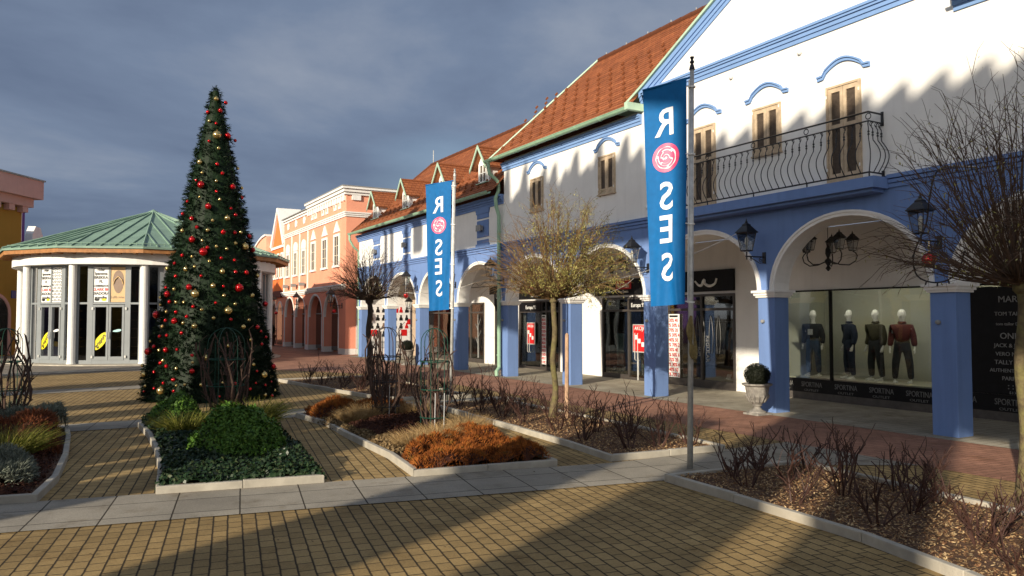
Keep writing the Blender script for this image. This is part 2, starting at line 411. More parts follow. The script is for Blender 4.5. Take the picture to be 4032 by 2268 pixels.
mpn = nd(nt, 'ShaderNodeMapping'); mpn.inputs['Rotation'].default_value = (0, 0, math.radians(28)); mpn.inputs['Scale'].default_value = (.75, 1.0, 1); mpn.inputs['Location'].default_value = (1.7, 3.1, 0)
nt.links.new(cb.outputs[0], mpn.inputs[0])
c1 = nd(nt, 'ShaderNodeTexNoise', i_Scale=.85, i_Detail=7., i_Roughness=.55, i_Distortion=.3); nt.links.new(mpn.outputs[0], c1.inputs[0])
c2 = nd(nt, 'ShaderNodeTexNoise', i_Scale=.33, i_Detail=3., i_Roughness=.5); nt.links.new(mpn.outputs[0], c2.inputs[0])
dark = ramp(nt, c1.outputs[0], [(.34, (.095, .128, .205)), (.50, (.15, .195, .285)), (.66, (.26, .295, .365))])
# clouds are lit by the low sun: pale towards it, slate grey away from it
dt = nd(nt, 'ShaderNodeVectorMath', operation='DOT_PRODUCT'); nt.links.new(tc.outputs['Generated'], dt.inputs[0]); dt.inputs[1].default_value = (-LX, -LY, 0)
up = nd(nt, 'ShaderNodeMath', operation='MULTIPLY_ADD'); nt.links.new(mz.outputs[0], up.inputs[0]); up.inputs[1].default_value = -1.1; nt.links.new(dt.outputs['Value'], up.inputs[2])
lit = ramp(nt, up.outputs[0], [(0., (0, 0, 0)), (.85, (1, 1, 1))])
sc1 = nd(nt, 'ShaderNodeVectorMath', operation='SCALE'); nt.links.new(mixc(nt, lit, dark, (1.5, 1.46, 1.40)), sc1.inputs[0]); sc1.inputs['Scale'].default_value = 1/.12
cov = ramp(nt, c2.outputs[0], [(.33, (.25,)*3), (.42, (.97,)*3)])
final = mixc(nt, cov, sky.outputs[0], sc1.outputs[0])
nt.links.new(final, bg.inputs[0])
sc.view_settings.view_transform = 'Standard'; sc.view_settings.look = 'None'; sc.view_settings.exposure = .25; sc.view_settings.gamma = 1.
sc.render.engine = 'CYCLES'

# ------------------------------------------------------------------ ground
def sheet(name, poly, z, mat, th=0.):
    m = MB(); m.face([(x, y, z) for x, y in poly]); return tag(m.build(name, mat), kind='structure')
m = MB(); m.face([(-400, -400, 0), (400, -400, 0), (400, 400, 0), (-400, 400, 0)])
tag(m.build('ground', 'grey_pavers'), kind='structure')
sheet('yellow_paving', [(-30, -14), (8.6, -14), (8.6, 21.2), (4.4, 27.8), (-30, 22)], .004, 'yellow_pavers')
sheet('red_paving', [(8.47, -14), (10.62, -14), (10.62, 33.2), (14, 33.4), (14, 62), (4.2, 62), (7.0, 33), (4.45, 27.8), (8.47, 21.2)], .008, 'red_pavers')
sheet('arcade_floor', [(10.56, -14), (13.6, -14), (13.6, 33.4), (10.56, 33.4)], .012, 'arcade_slabs')
sheet('slab_path', [(-12, 9.55), (-12, 10.6), (0, 8.32), (5.45, 7.27), (8.46, 7.3), (8.46, 5.4), (7.25, 6.12), (5.35, 6.22), (0, 7.2)], .012, 'grey_slabs')
sheet('slab_path', [(-12, 14.0), (-12, 15.0), (0, 14.15), (5.4, 14.55), (8.2, 14.6), (8.2, 13.75), (5.9, 13.75), (3.2, 13.25), (0, 13.25)], .012, 'grey_slabs')
sheet('slab_path', [(-12, 18.4), (-12, 19.5), (4.75, 21.9), (8.2, 21.9), (8.2, 21.0), (4.75, 20.95)], .012, 'grey_slabs')
sheet('slab_path', [(-14, 23.4), (-14, 24.6), (4.6, 30.0), (4.8, 28.9)], .012, 'grey_slabs')

def bed(name_z, poly, closed_from=0, soil='soil'):
    """planting bed: concrete kerb in metre-long pieces around soil"""
    n = len(poly); c = Vector((sum(p[0] for p in poly)/n, sum(p[1] for p in poly)/n))
    k = MB(); W = .062; Hh = .085
    inn = []
    for i in range(n):
        a, b, d = Vector(poly[i-1]), Vector(poly[i]), Vector(poly[(i+1) % n])
        e1 = (b-a).normalized(); e2 = (d-b).normalized()
        n1 = Vector((-e1.y, e1.x)); n2 = Vector((-e2.y, e2.x))
        bi = (n1+n2).normalized(); q = bi*(W/max(.4, bi.dot(n1)))
        if (b+q-c).length > (b-c).length: q = -q
        inn.append(b+q)
    for i in range(n):
        a, b = Vector(poly[i]), Vector(poly[(i+1) % n]); ai, bi = inn[i], inn[(i+1) % n]
        L = (b-a).length; ks = max(1, round(L/1.0))
        for j in range(ks):
            t0 = j/ks+.002/L; t1 = (j+1)/ks-.002/L; h = Hh+R.uniform(-.006, .006)
            k.pz([tuple(a.lerp(b, t0)), tuple(a.lerp(b, t1)), tuple(ai.lerp(bi, t1)), tuple(ai.lerp(bi, t0))], -.05, h)
    tag(k.build('kerb', 'kerb_concrete', bevel=.008), kind='structure')
    s = MB(); s.face([(p.x, p.y, .05) for p in inn]); tag(s.build('bed_soil', soil), kind='structure')
    return inn
BA = [(-5, 9.2), (-.27, 8.34), (-.12, 9.26), (-.04, 10.75), (-.02, 12.36), (-.05, 13.3), (-5, 13.7)]
BB = [(.7, 8.14), (2.26, 7.86), (2.42, 9.5), (2.5, 11.), (2.56, 13.1), (.87, 13.5), (.92, 12.), (.90, 10.75), (.83, 9.4)]
BC = [(3.16, 7.68), (4.83, 7.43), (5.0, 9.5), (5.12, 11.5), (5.16, 12.9), (3.29, 13.25), (3.45, 11.92), (3.36, 10.61), (3.31, 8.84)]
BD = [(4.72, 20.9), (5.01, 18.48), (5.24, 16.92), (5.44, 15.56), (5.72, 14.85), (7.35, 14.65), (7.4, 20.9)]
BE = [(5.53, 7.36), (7.22, 7.2), (7.42, 9.), (7.48, 10.8), (7.5, 13.7), (5.91, 13.72), (5.84, 11.85), (5.76, 9.98), (5.67, 8.48)]
BF = [(5.35, 6.21), (5.30, 5.2), (5.20, 3.8), (4.98, 2.9), (4.5, 1.6), (6.3, 1.2), (6.72, 2.3), (6.98, 3.6), (7.22, 6.06)]
INN = [bed('a', BA), bed('b', BB), bed('c', BC), bed('d', BD), bed('e', BE), bed('f', BF)]

# ------------------------------------------------------------------ generic building pieces
def ellarc(yc, zs, a, h, n=28, t0=0., t1=PI): return [(yc+a*math.cos(t0+(t1-t0)*i/n), zs+h*math.sin(t0+(t1-t0)*i/n)) for i in range(n+1)]
def arch_wall(m, yc, hw, y0, y1, zs, h, zt, x0, x1, n=28):
    """wall slab x0..x1 from y0 to y1 up to zt with an elliptical arch opening over zs"""
    pts = ellarc(yc, zs, hw, h, n)
    if y1 > yc+hw+1e-4: m.box(x0, x1, yc+hw, y1, zs, zt)
    if y0 < yc-hw-1e-4: m.box(x0, x1, y0, yc-hw, zs, zt)
    for (ya, z_a), (yb, z_b) in zip(pts, pts[1:]):
        m.add([(x0, ya, z_a), (x0, yb, z_b), (x0, yb, zt), (x0, ya, zt), (x1, ya, z_a), (x1, yb, z_b), (x1, yb, zt), (x1, ya, zt)],
              [(0, 1, 2, 3), (4, 7, 6, 5), (0, 4, 5, 1), (3, 2, 6, 7)])
def arch_band(m, yc, hw, zs, h, wd, x0, x1, ins=.006, n=28):
    """moulded ring round an arch, running through the wall's thickness; a second step in the face"""
    a = ellarc(yc, zs, hw-ins, h-ins, n); b = ellarc(yc, zs, hw+wd*.55, h+wd*.55, n); c = ellarc(yc, zs, hw+wd, h+wd, n)
    for i in range(n):
        def q(p, s, x, y): return (x, s[p][0], s[p][1])
        for pts in ([(x0, *a[i]), (x0, *a[i+1]), (x0, *b[i+1]), (x0, *b[i])],
                    [(x0, *b[i]), (x0, *b[i+1]), (x0-.02, *b[i+1]), (x0-.02, *b[i])][::-1],
                    [(x0-.02, *b[i]), (x0-.02, *b[i+1]), (x0-.02, *c[i+1]), (x0-.02, *c[i])],
                    [(x0-.02, *c[i]), (x0-.02, *c[i+1]), (x0+.05, *c[i+1]), (x0+.05, *c[i])],
                    [(x1, *a[i]), (x1, *a[i+1]), (x0, *a[i+1]), (x0, *a[i])]):
            m.face(pts)
def cornice(m, y0, y1, z0, z1, x, steps, x1=None):
    """stepped moulding on a face at x; steps = [(fraction from, fraction to, projection)]"""
    for a, b, p in steps: m.box(x-p, (x1 or x+.02), y0, y1, z0+(z1-z0)*a, z0+(z1-z0)*b)
CST = [(0, .32, .03), (.32, .62, .055), (.62, .8, .085), (.8, 1., .11)]
def tile_roof(m, eL, eR, rR, rL, exp=.125, lift=.013):
    """tiled slope: every course is a slightly tilted strip overlapping the one below (eave left/right, ridge right/left)"""
    eL, eR, rR, rL = map(Vector, (eL, eR, rR, rL))
    L = ((rL+rR)/2-(eL+eR)/2).length; n = max(2, round(L/exp)); nm = (eR-eL).cross(rL-eL)
    if nm.length < 1e-6: nm = (eR-eL).cross(rR-eL)
    nm.normalize()
    if nm.z < 0: nm = -nm
    ud = (eR-eL).normalized()
    for i in range(n):
        t0, t1 = i/n, (i+1)/n
        a, b = eL.lerp(rL, t0), eR.lerp(rR, t0); d, c = eL.lerp(rL, t1), eR.lerp(rR, t1)
        a2, b2 = a+nm*lift, b+nm*lift
        o = .5*(i % 2)*.17
        u = lambda p: (p-eL).dot(ud)+o*0
        m.face([a2, b2, c, d], [(u(a), i), (u(b), i), (u(c), i+.98), (u(d), i+.98)])
        m.face([a, b, b2, a2], [(u(a), i+.02), (u(b), i+.02), (u(b), i+.05), (u(a), i+.05)])
def ridge(m, a, b, r=.07):
    a, b = Vector(a), Vector(b); n = max(1, round((b-a).length/.38))
    for i in range(n):
        p, q = a.lerp(b, i/n), a.lerp(b, (i+1.06)/n)
        m.tube([p, q], [r, r*1.14], 8)
def snow_guards(m, eL, eR, rL, rows, step, nm):
    eL, eR, rL, nm = map(Vector, (eL, eR, rL, nm)); L = (eR-eL).length; ud = (eR-eL)/L; sd = (rL-eL).normalized()
    for j, s in enumerate(rows):
        k = int(L/step)
        for i in range(k):
            p = eL+ud*(step*(i+.25+.5*(j % 2)))+sd*s+nm*.02
            m.obox(p, ud*.03, sd*.10, nm*.055)
def gutter(parent, y0, y1, x, z, mat='gutter_green', r=.075):
    m = MB(); n = 8
    for y in [y0]:
        pr = [(x-r*math.cos(PI*i/n), z-r*math.sin(PI*i/n)) for i in range(n+1)]; pi_ = [(x-(r-.008)*math.cos(PI*i/n), z-(r-.008)*math.sin(PI*i/n)) for i in range(n+1)]
        m.py(pr+pi_[::-1], y0, y1)
    k = int((y1-y0)/1.)
    for i in range(1, k+1):
        yy = y0+i*(y1-y0)/(k+1)
        pr = [(x-(r+.01)*math.cos(PI*i/n), z-(r+.01)*math.sin(PI*i/n)) for i in range(n+1)]
        m.py(pr, yy, yy+.03)
    m.tube([(x-r, y0, z), (x-r, y1, z)], .012, 6)
    return m.build('gutter', mat, parent)
def shutter_window(parent, yc, w, z0, z1, x, door=False):
    """wooden casement with two narrow louvred leaves set on the facade at x"""
    wn = sub(parent, 'window' if not door else 'balcony_door')
    f = MB(); y0, y1 = yc-w/2, yc+w/2; t = .035
    for a in (y0, y1-t): f.box(x-.045, x+.01, a, a+t, z0, z1)
    f.box(x-.045, x+.01, y0+t, y1-t, z1-t, z1); f.box(x-.045, x+.01, y0+t, y1-t, z0, z0+t)
    f.box(x-.065, x+.01, y0-.02, y1+.02, z0-.03, z0-.002)
    p = MB()
    for s in (0, 1):
        a = y0+t+.004+s*(w/2-t); b = a+w/2-t-.008
        st = .055
        f.box(x-.03, x+.008, a, a+st, z0+t, z1-t); f.box(x-.03, x+.008, b-st, b, z0+t, z1-t)
        f.box(x-.028, x+.008, a+st, b-st, z1-t-.075, z1-t); f.box(x-.028, x+.008, a+st, b-st, z0+t, z0+t+.1)
        if door: f.box(x-.028, x+.008, a+st, b-st, z0+.55*(z1-z0), z0+.55*(z1-z0)+.07)
        zz = z0+t+.11
        while zz < z1-t-.09:
            p.face([(x-.012, a+st, zz), (x-.012, b-st, zz), (x-.004, b-st, zz+.032), (x-.004, a+st, zz+.032)]); zz += .03
        p.box(x-.004, x+.006, a+st, b-st, z0+t, z1-t)
    for zz in (z0+.12*(z1-z0), z0+.88*(z1-z0)):
        for yy in (y0+.01, y1-.025): hn = MB(); hn.box(x-.058, x-.044, yy, yy+.014, zz, zz+.05); hn.build('hinge', 'white_enamel', wn)
    f.build('frame', 'pale_wood', wn); p.build('louvre_panel', 'louvre', wn)
    return wn
def hood(parent, yc, w, z, x):
    """brow moulding: flat ears and a raised middle arc"""
    m = MB()
    prof = [(yc-w/2, z-.02), (yc-w/2+.11, z-.01)]+[(yc-w/2+.11+(w-.22)*t, z-.01+.21*math.sin(PI*(.06+.88*t))) for t in [i/14 for i in range(15)]][1:-1]+[(yc+w/2-.11, z-.01), (yc+w/2, z-.02)]
    for d0, d1, p in ((0, .045, .04), (.045, .075, .065)):
        m.px([(a, b+d0) for a, b in prof]+[(a, b+d1) for a, b in prof][::-1], x-p, x+.005)
    m.build('window_hood', 'blue_trim_paint', parent)

# ------------------------------------------------------------------ the blue arcade houses
XF, XB, XW = 10.85, 11.22, 13.3
SP, PW = 3.25, .38
def py0(k): return 6.345+SP*k
def pillars(parent, ks):
    for k in ks:
        y = py0(k)
        p = MB(); p.box(XF, XB, y, y+PW, 0, 2.07); pl = p.build('pillar', 'blue_plaster', parent, bevel=.012)
        c = MB()
        for z0, z1, e in ((2.07, 2.105, .03), (2.105, 2.155, .055), (2.155, 2.20, .085)): c.box(XF-e, XB+e, y-e, y+PW+e, z0, z1)
        c.build('capital', 'white_trim', pl)
        s = MB(); s.lathe([(.032, 0), (.036, .02), (.03, .05), (.012, .056)], (0, 0, 0), 12)
        s.v = [(XF-z, y+PW/2+.06+a, 1.64+b) for a, b, z in s.v]
        s.build('stud_lamp', 'rubber_grey', pl)
def arcade(parent, ks, zt, mat='blue_plaster'):
    m = MB()
    for k in ks:
        yc = py0(k)+PW+1.435
        arch_wall(m, yc, 1.435, py0(k)+PW/2, py0(k+1)+PW/2, 2.2, 1.17, zt, XF, XB)
        b = MB(); arch_band(b, yc, 1.435, 2.2, 1.17, .085, XF-.012, XB+.01); b.build('arch_moulding', 'white_trim', parent)
    m.build('arcade_wall', mat, parent)

# tall house with gable and balcony: Y 0 .. 19.5
TH = thing('arcade_house', (XF, 9.7, 0), 'tall white house with blue arches, blue gable cornice, iron balcony and steep red tiled roof', 'house')
pillars(TH, range(-2, 5)); arcade(TH, range(-2, 4), 3.9)
m = MB(); m.box(XF+.002, XB, py0(4)+PW/2, 19.54, 2.2, 3.9); m.build('arcade_wall', 'blue_plaster', TH)
Y0, Y1 = -.3, 19.54
m = MB()
m.box(XF, XF+.3, Y0, Y1, 3.9, 6.3)
GC, GH = 9.72, 3.47
def rake(y): return 8.53-abs(y-GC)*.515
m.px([(GC-GH, 6.3), (GC+GH, 6.3), (GC+GH, rake(GC+GH)-.1), (GC, 8.43), (GC-GH, rake(GC-GH)-.1)], XF, XF+.3)
m.box(XF+.3, 16., Y1-.25, Y1, 3.63, 6.2)
m.build('wall', 'white_plaster', TH)
for a_, b_ in ((Y0, 7.33), (12.12, Y1)):
    m = MB(); cornice(m, a_, b_, 3.70, 3.90, XF, [(0, .28, .03), (.36, .62, .045), (.70, 1., .065)]); m.build('string_course', 'blue_plaster', TH)
m = MB(); cornice(m, GC+GH+.05, Y1+.05, 6.0, 6.22, XF, CST); cornice(m, Y0, GC-GH+.02, 6.08, 6.32, XF, CST)
cornice(m, GC-3.2, GC+3.45, 6.47, 6.70, XF, CST)
for s in (-1, 1):   # raking cornice under the green flashing
    for d0, d1, p in ((.30, .22, .03), (.22, .14, .055), (.14, .02, .085)):
        yo = GC+s*(GH+.06)
        m.px([(GC, 8.53-d0), (GC, 8.53-d1), (yo, rake(yo)-d1), (yo, rake(yo)-d0)], XF-p, XF+.01)
m.build('cornice', 'blue_trim_paint', TH)
m = MB()
for s in (-1, 1):
    yo = GC+s*3.3; ye = GC+s*4.25
    m.px([(GC, 8.53-.03), (GC, 8.53+.03), (yo, rake(yo)+.03), (ye, 6.43), (ye, 6.36), (yo, rake(yo)-.03)], XF-.14, XF+.35)
m.build('flashing', 'green_flashing', TH)
# windows of the upper floor
for yc, wd, z0, z1, door in ((8.10, .64, 3.93, 5.53, True), (9.70, .64, 4.67, 5.55, False), (11.31, .64, 3.93, 5.53, True), (14.52, .64, 4.63, 5.55, False), (17.68, .64, 4.60, 5.51, False), (4.9, .64, 4.63, 5.55, False), (1.7, .64, 4.63, 5.55, False)):
    shutter_window(TH, yc, wd, z0, z1, XF, door)
    if yc > 7: hood(TH, yc, .98, 5.70, XF)
for y, z in ((8.95, 6.30), (10.55, 6.31), (13.05, 4.12)): m = MB(); m.ball((XF-.03, y, z), .045, 10); m.build('wall_lamp', 'white_trim', TH)
# roof
EX, EZ, RX, RZ = 10.52, 6.33, 12.85, 9.02
rf = MB()
sk = (RZ-EZ)/(RX-EX); MXX = XF+.32; MZZ = EZ+(MXX-EX)*sk
tile_roof(rf, (EX, 19.92, EZ), (EX, GC+GH+.1, EZ), (RX, GC+GH+.1, RZ), (RX, 17.6, RZ))
tile_roof(rf, (MXX, GC+GH+.1, MZZ), (MXX, GC-GH-.1, MZZ), (RX, GC-GH-.1, RZ), (RX, GC+GH+.1, RZ))
tile_roof(rf, (EX, GC-GH-.1, EZ), (EX, Y0, EZ), (RX, Y0, RZ), (RX, GC-GH-.1, RZ))
tile_roof(rf, (15.2, 19.92, EZ), (EX, 19.92, EZ), (RX, 17.6, RZ), (RX, 17.6, RZ))
tile_roof(rf, (15.2, Y0, EZ), (15.2, 19.92, EZ), (RX, 17.6, RZ), (RX, Y0, RZ))
nm = Vector((-(RZ-EZ), 0, RX-EX)).normalized()
snow_guards(rf, (EX, 19.6, EZ), (EX, 13.3, EZ), (EX+1, 19.6, EZ+1*(RZ-EZ)/(RX-EX)), [.35, .62, .95, 1.25, 1.55, 1.85, 2.15, 2.45], .52, nm)
ro = rf.build('roof', 'roof_tiles', TH)
m = MB(); ridge(m, (RX, 17.55, RZ+.02), (RX, Y0, RZ+.02)); m.build('ridge_tiles', 'roof_tiles', ro)
m = MB(); m.tube([(EX, 19.94, EZ+.03), (RX, 17.6, RZ+.05)], .03, 6); m.tube([(15.2, 19.94, EZ+.03), (RX, 17.6, RZ+.05)], .03, 6); m.build('hip_strip', 'green_flashing', ro)
m = MB(); m.box(XF+.3, XF+.32, GC-GH, GC+GH, 6.3, 6.6)
gz = 8.53
for s in (-1, 1):
    yo = GC+s*(GH+.1); g = MB()
    e0, e1 = (XF+.33, yo, rake(yo)-.02), (15., yo, rake(yo)-.02)
    tile_roof(g, e0, e1, (15., GC, gz-.02), (XF+.33, GC, gz-.02)); g.build('gable_roof', 'roof_tiles', ro)
m = MB()
for i in range(14): m.box(RX-.01, RX+.01, 17.2-i*.9, 17.22-i*.9, RZ+.06, RZ+.15)
m.build('lightning_rod', 'galvanised_steel', ro)
gutter(TH, GC+GH+.1, 19.98, EX-.06, EZ+.0); gutter(TH, Y0, GC-GH-.1, EX-.06, EZ)
m = MB(); m.box(EX-.13, XF, GC+GH-.02, GC+GH+.09, EZ-.06, EZ+.1); m.build('gutter_end', 'green_flashing', TH)
d = MB(); d.tube([(EX-.06, 19.8, EZ-.03), (EX-.06, 19.8, EZ-.22), (EX-.02, 19.78, EZ-.4), (XF-.1, 19.72, EZ-.62), (XF-.1, 19.70, 5.45), (XF-.2, 19.70, 5.2), (XF-.17, 19.70, 4.95), (XF-.11, 19.66, 4.7), (XF-.11, 19.64, .35), (XF-.12, 19.62, .26), (XF-.24, 19.56, .16), (XF-.24, 19.54, .03)], .055, 10)
for z in (.6, 2.4, 4.2): d.tube([(XF-.11, 19.65, z), (XF-.11, 19.65, z+.05)], .064, 10)
d.build('downpipe', 'gutter_green', TH, smooth=False)
# balcony
ba = sub(TH, 'balcony'); ba.location = (0, 0, 0)
m = MB(); m.box(10.47, XF, 7.33, 12.11, 3.69, 3.86); m.box(10.56, XF, 7.42, 12.02, 3.64, 3.69)
m.build('slab', 'blue_plaster', ba)
rl = MB(); bx = 10.50; ya, yb = 7.42, 12.02
for z, r in ((4.86, .016), (4.72, .012), (3.93, .014)):
    rl.tube([(XF, ya, z), (bx, ya, z), (bx, yb, z), (XF, yb, z)], r, 5)
for y in (ya, ya+1.15, ya+2.3, ya+3.45, yb):
    rl.tube([(bx, y+.045*math.cos(a), 4.79+.045*math.sin(a)) for a in [2*PI*i/12 for i in range(13)]], .008, 4)
    rl.tube([(bx, y, 3.93), (bx, y, 3.84)], .012, 5)
for y in (ya, yb): rl.box(XF-.02, XF-.001, y-.02, y+.02, 4.68, 4.90); rl.box(XF-.02, XF-.001, y-.02, y+.02, 3.88, 3.98)
rl.build('railing', 'black_iron', ba)
def baluster(p, out):
    m = MB(); P_ = Vector(p); o = Vector(out)
    pts = []
    for i in range(15):
        t = i/14; z = 3.93+.79*(1-t)
        if t < .12: b = -.035*math.sin(PI*t/.12)
        elif t < .35: b = 0.
        else: b = .125*math.sin(PI*((t-.35)/.65))**1.1
        pts.append(P_+o*b+Vector((0, 0, z)))
    m.tube(pts, .008, 5); c = pts[2]; 
    for zz in (4.50, 4.54): m.tube([P_+Vector((0, 0, zz)), P_+Vector((0, 0, zz+.025))], .016, 6)
    sc_ = P_+Vector((0, 0, 4.69))
    m.tube([sc_+o*(.03*math.cos(a)-.02)+Vector((0, 0, .03*math.sin(a))) for a in [PI*1.6*i/8 for i in range(9)]], .006, 4)
    m.build('baluster', 'black_iron', ba)
n_ = 33
for i in range(n_): baluster((bx, ya+(yb-ya)*(i/(n_-1)), 0), (-1, 0, 0) if 0 < i < n_-1 else (-.7, -.7 if i == 0 else .7, 0))
for y, s in ((ya, -1), (yb, 1)):
    for x in (10.60, 10.72, 10.81): baluster((x, y, 0), (0, s, 0))

# low house with dormers: Y 19.54 .. 32.7
LH = thing('arcade_house', (XF, 26, 0), 'low white and blue house with four small dormers in its red tiled roof', 'house')
pillars(LH, range(5, 9)); arcade(LH, range(4, 8), 3.9)
LY1 = py0(8)+PW
m = MB(); m.box(XF, XF+.3, 19.55, LY1, 3.9, 5.3); m.box(XF+.3, 16, LY1-.25, LY1, 2.3, 5.3); m.build('wall', 'white_plaster', LH)
m = MB(); m.box(XF, XB, py0(8)+PW/2, LY1, 2.2, 3.9); m.box(XB, 13.3, LY1-.24, LY1-.02, 2.9, 3.9); m.build('arcade_wall', 'blue_plaster', LH)
m = MB(); cornice(m, 19.56, LY1+.06, 3.70, 3.90, XF, [(0, .28, .03), (.36, .62, .045), (.70, 1., .065)]); cornice(m, 19.56, LY1+.1, 5.05, 5.33, XF, [(0, .3, .03), (.3, .5, .06), (.5, .75, .10), (.75, 1., .14)])
m.build('cornice', 'blue_plaster', LH)
for yc in (20.86, 27.1, 30.42, 23.98):
    q = MB()
    for z0, z1, e in ((4.98, 5.05, .06), (4.90, 4.98, .03), (4.76, 4.90, 0), (4.18, 4.70, 0), (3.98, 4.10, 0), (3.90, 3.98, .05)):
        q.box(XF-.025-(.02 if e else 0), XF, yc-.38-e, yc+.38+e, z0, z1)
    ql = q.build('pilaster', 'blue_plaster', LH)
    f = MB(); f.box(XF-.16, XF-.06, yc-.10, yc+.16, 4.38, 4.53); f.box(XF-.17, XF-.15, yc-.12, yc+.18, 4.36, 4.55); f.box(XF-.08, XF-.02, yc, yc+.06, 4.42, 4.48)
    f.build('floodlight', 'rubber_grey', LH)
LEX, LEZ, LRX, LRZ = 10.5, 5.44, 13.19, 8.25; LHY = LY1+.15
rf = MB()
tile_roof(rf, (LEX, LHY, LEZ), (LEX, 19.56, LEZ), (LRX, 19.56, LRZ), (LRX, LHY-2.69, LRZ))
tile_roof(rf, (15.9, LHY, LEZ), (LEX, LHY, LEZ), (LRX, LHY-2.69, LRZ), (LRX, LHY-2.69, LRZ))
tile_roof(rf, (15.9, 14., LEZ), (15.9, LHY, LEZ), (LRX, LHY-2.69, LRZ), (LRX, 14., LRZ))
sl = (LRZ-LEZ)/(LRX-LEX); nm = Vector((-(LRZ-LEZ), 0, LRX-LEX)).normalized()
snow_guards(rf, (LEX, LHY-.3, LEZ), (LEX, 19.6, LEZ), (LEX+1, LHY-.3, LEZ+sl), [.3, .55, .8, 1.1], .5, nm)
lro = rf.build('roof', 'roof_tiles', LH)
m = MB(); ridge(m, (LRX, LHY-2.69, LRZ+.02), (LRX, 14., LRZ+.02)); ridge(m, (LEX+.05, LHY-.05, LEZ+.05), (LRX, LHY-2.69, LRZ+.02), .055); m.build('ridge_tiles', 'roof_tiles', lro)
m = MB(); m.tube([(LRX, LHY-2.9, LRZ), (LRX, LHY-2.9, LRZ+.62)], .018, 6); m.build('antenna', 'galvanised_steel', lro)
gutter(LH, 19.72, LHY+.02, LEX-.07, LEZ-.03)
d = MB(); d.tube([(LEX-.07, LHY-.08, LEZ-.08), (LEX-.07, LHY-.08, LEZ-.3), (LEX+.1, LHY-.1, LEZ-.6), (XF-.0, LY1+.08, LEZ-.8), (XF+.05, LY1+.08, 0.05)], .05, 10); d.build('downpipe', 'gutter_green', LH)
DX = 10.92
for yc in (20.97, 23.98, 27.42, 30.80):
    dm = sub(lro, 'dormer')
    zb = LEZ+(DX-LEX)*sl-.15; W = .36; ze = 6.50; za_ = 6.98
    m = MB(); m.px([(yc-W, zb), (yc+W, zb), (yc+W, ze), (yc, za_-.08), (yc-W, ze)], DX, DX+.06)
    for s in (-1, 1):
        y = yc+s*W; xr = LEX+(ze-LEZ)/sl
        m.prism([(DX+.06, zb), (DX+.06, ze), (xr+.1, ze), (DX+.2, zb)], lambda a, b: (a, y-.03*s, b), lambda a, b: (a, y, b))
    m.build('dormer_wall', 'white_plaster', dm)
    m = MB(); xr = LEX+(ze-LEZ)/sl; xa = LEX+(za_-LEZ)/sl
    for s in (-1, 1):
        yo = yc+s*(W+.14); zo = ze-.16
        tile_roof(m, (DX-.2, yo, zo), (xr-.1, yo, zo), (xa+.05, yc, za_), (DX-.2, yc, za_), exp=.14)
        m.prism([(DX-.2, zo-.02), (DX-.2, zo-.03), (xr, zo-.03), (xr, zo-.02)], lambda a, b: (a, yo, b), lambda a, b: (a, yc, b+(za_-zo)))
    ridge(m, (DX-.2, yc, za_+.01), (xa+.05, yc, za_+.01), .04)
    m.build('dormer_roof', 'roof_tiles', dm)
    m = MB()
    for s in (-1, 1):
        yo = yc+s*(W+.18); zo = ze-.2
        m.px([(yc, za_+.06), (yc, za_-.05), (yo, zo-.07), (yo, zo+.03)], DX-.235, DX-.205)
        y = yc+s*(W+.01)
        m.prism([(DX+.02, zb-.03), (DX+.02, zb+.10), (xr, ze+.02), (xr+.02, ze-.08)], lambda a, b: (a, y, b), lambda a, b: (a, y+s*.012, b))
        m.obox((xr-.12, yo-.02*s, ze-.2), (.3, 0, .3), (0, -.05*s, 0), (0.02, 0, .03))
    m.box(DX-.09, DX+.02, yc-W-.02, yc+W+.02, zb+.13, zb+.155)
    m.build('dormer_flashing', 'green_flashing', dm)
    m = MB(); z0, z1 = zb+.17, 6.47; y0, y1 = yc-.23, yc+.23; t = .045
    for a in (y0, yc-t/2, y1-t): m.box(DX-.04, DX+.001, a, a+t, z0, z1)
    for b in (z0, z0+(z1-z0)*.5-t/4, z1-t):
        m.box(DX-.036, DX+.001, y0+t, yc-t/2, b, b+t*.7); m.box(DX-.036, DX+.001, yc+t/2, y1-t, b, b+t*.7)
    m.build('dormer_window', 'white_enamel', dm)
    m = MB(); m.box(DX-.012, DX-.002, y0+.02, y1-.02, z0+.02, z1-.02); m.build('window_pane', 'pane_brown', dm)

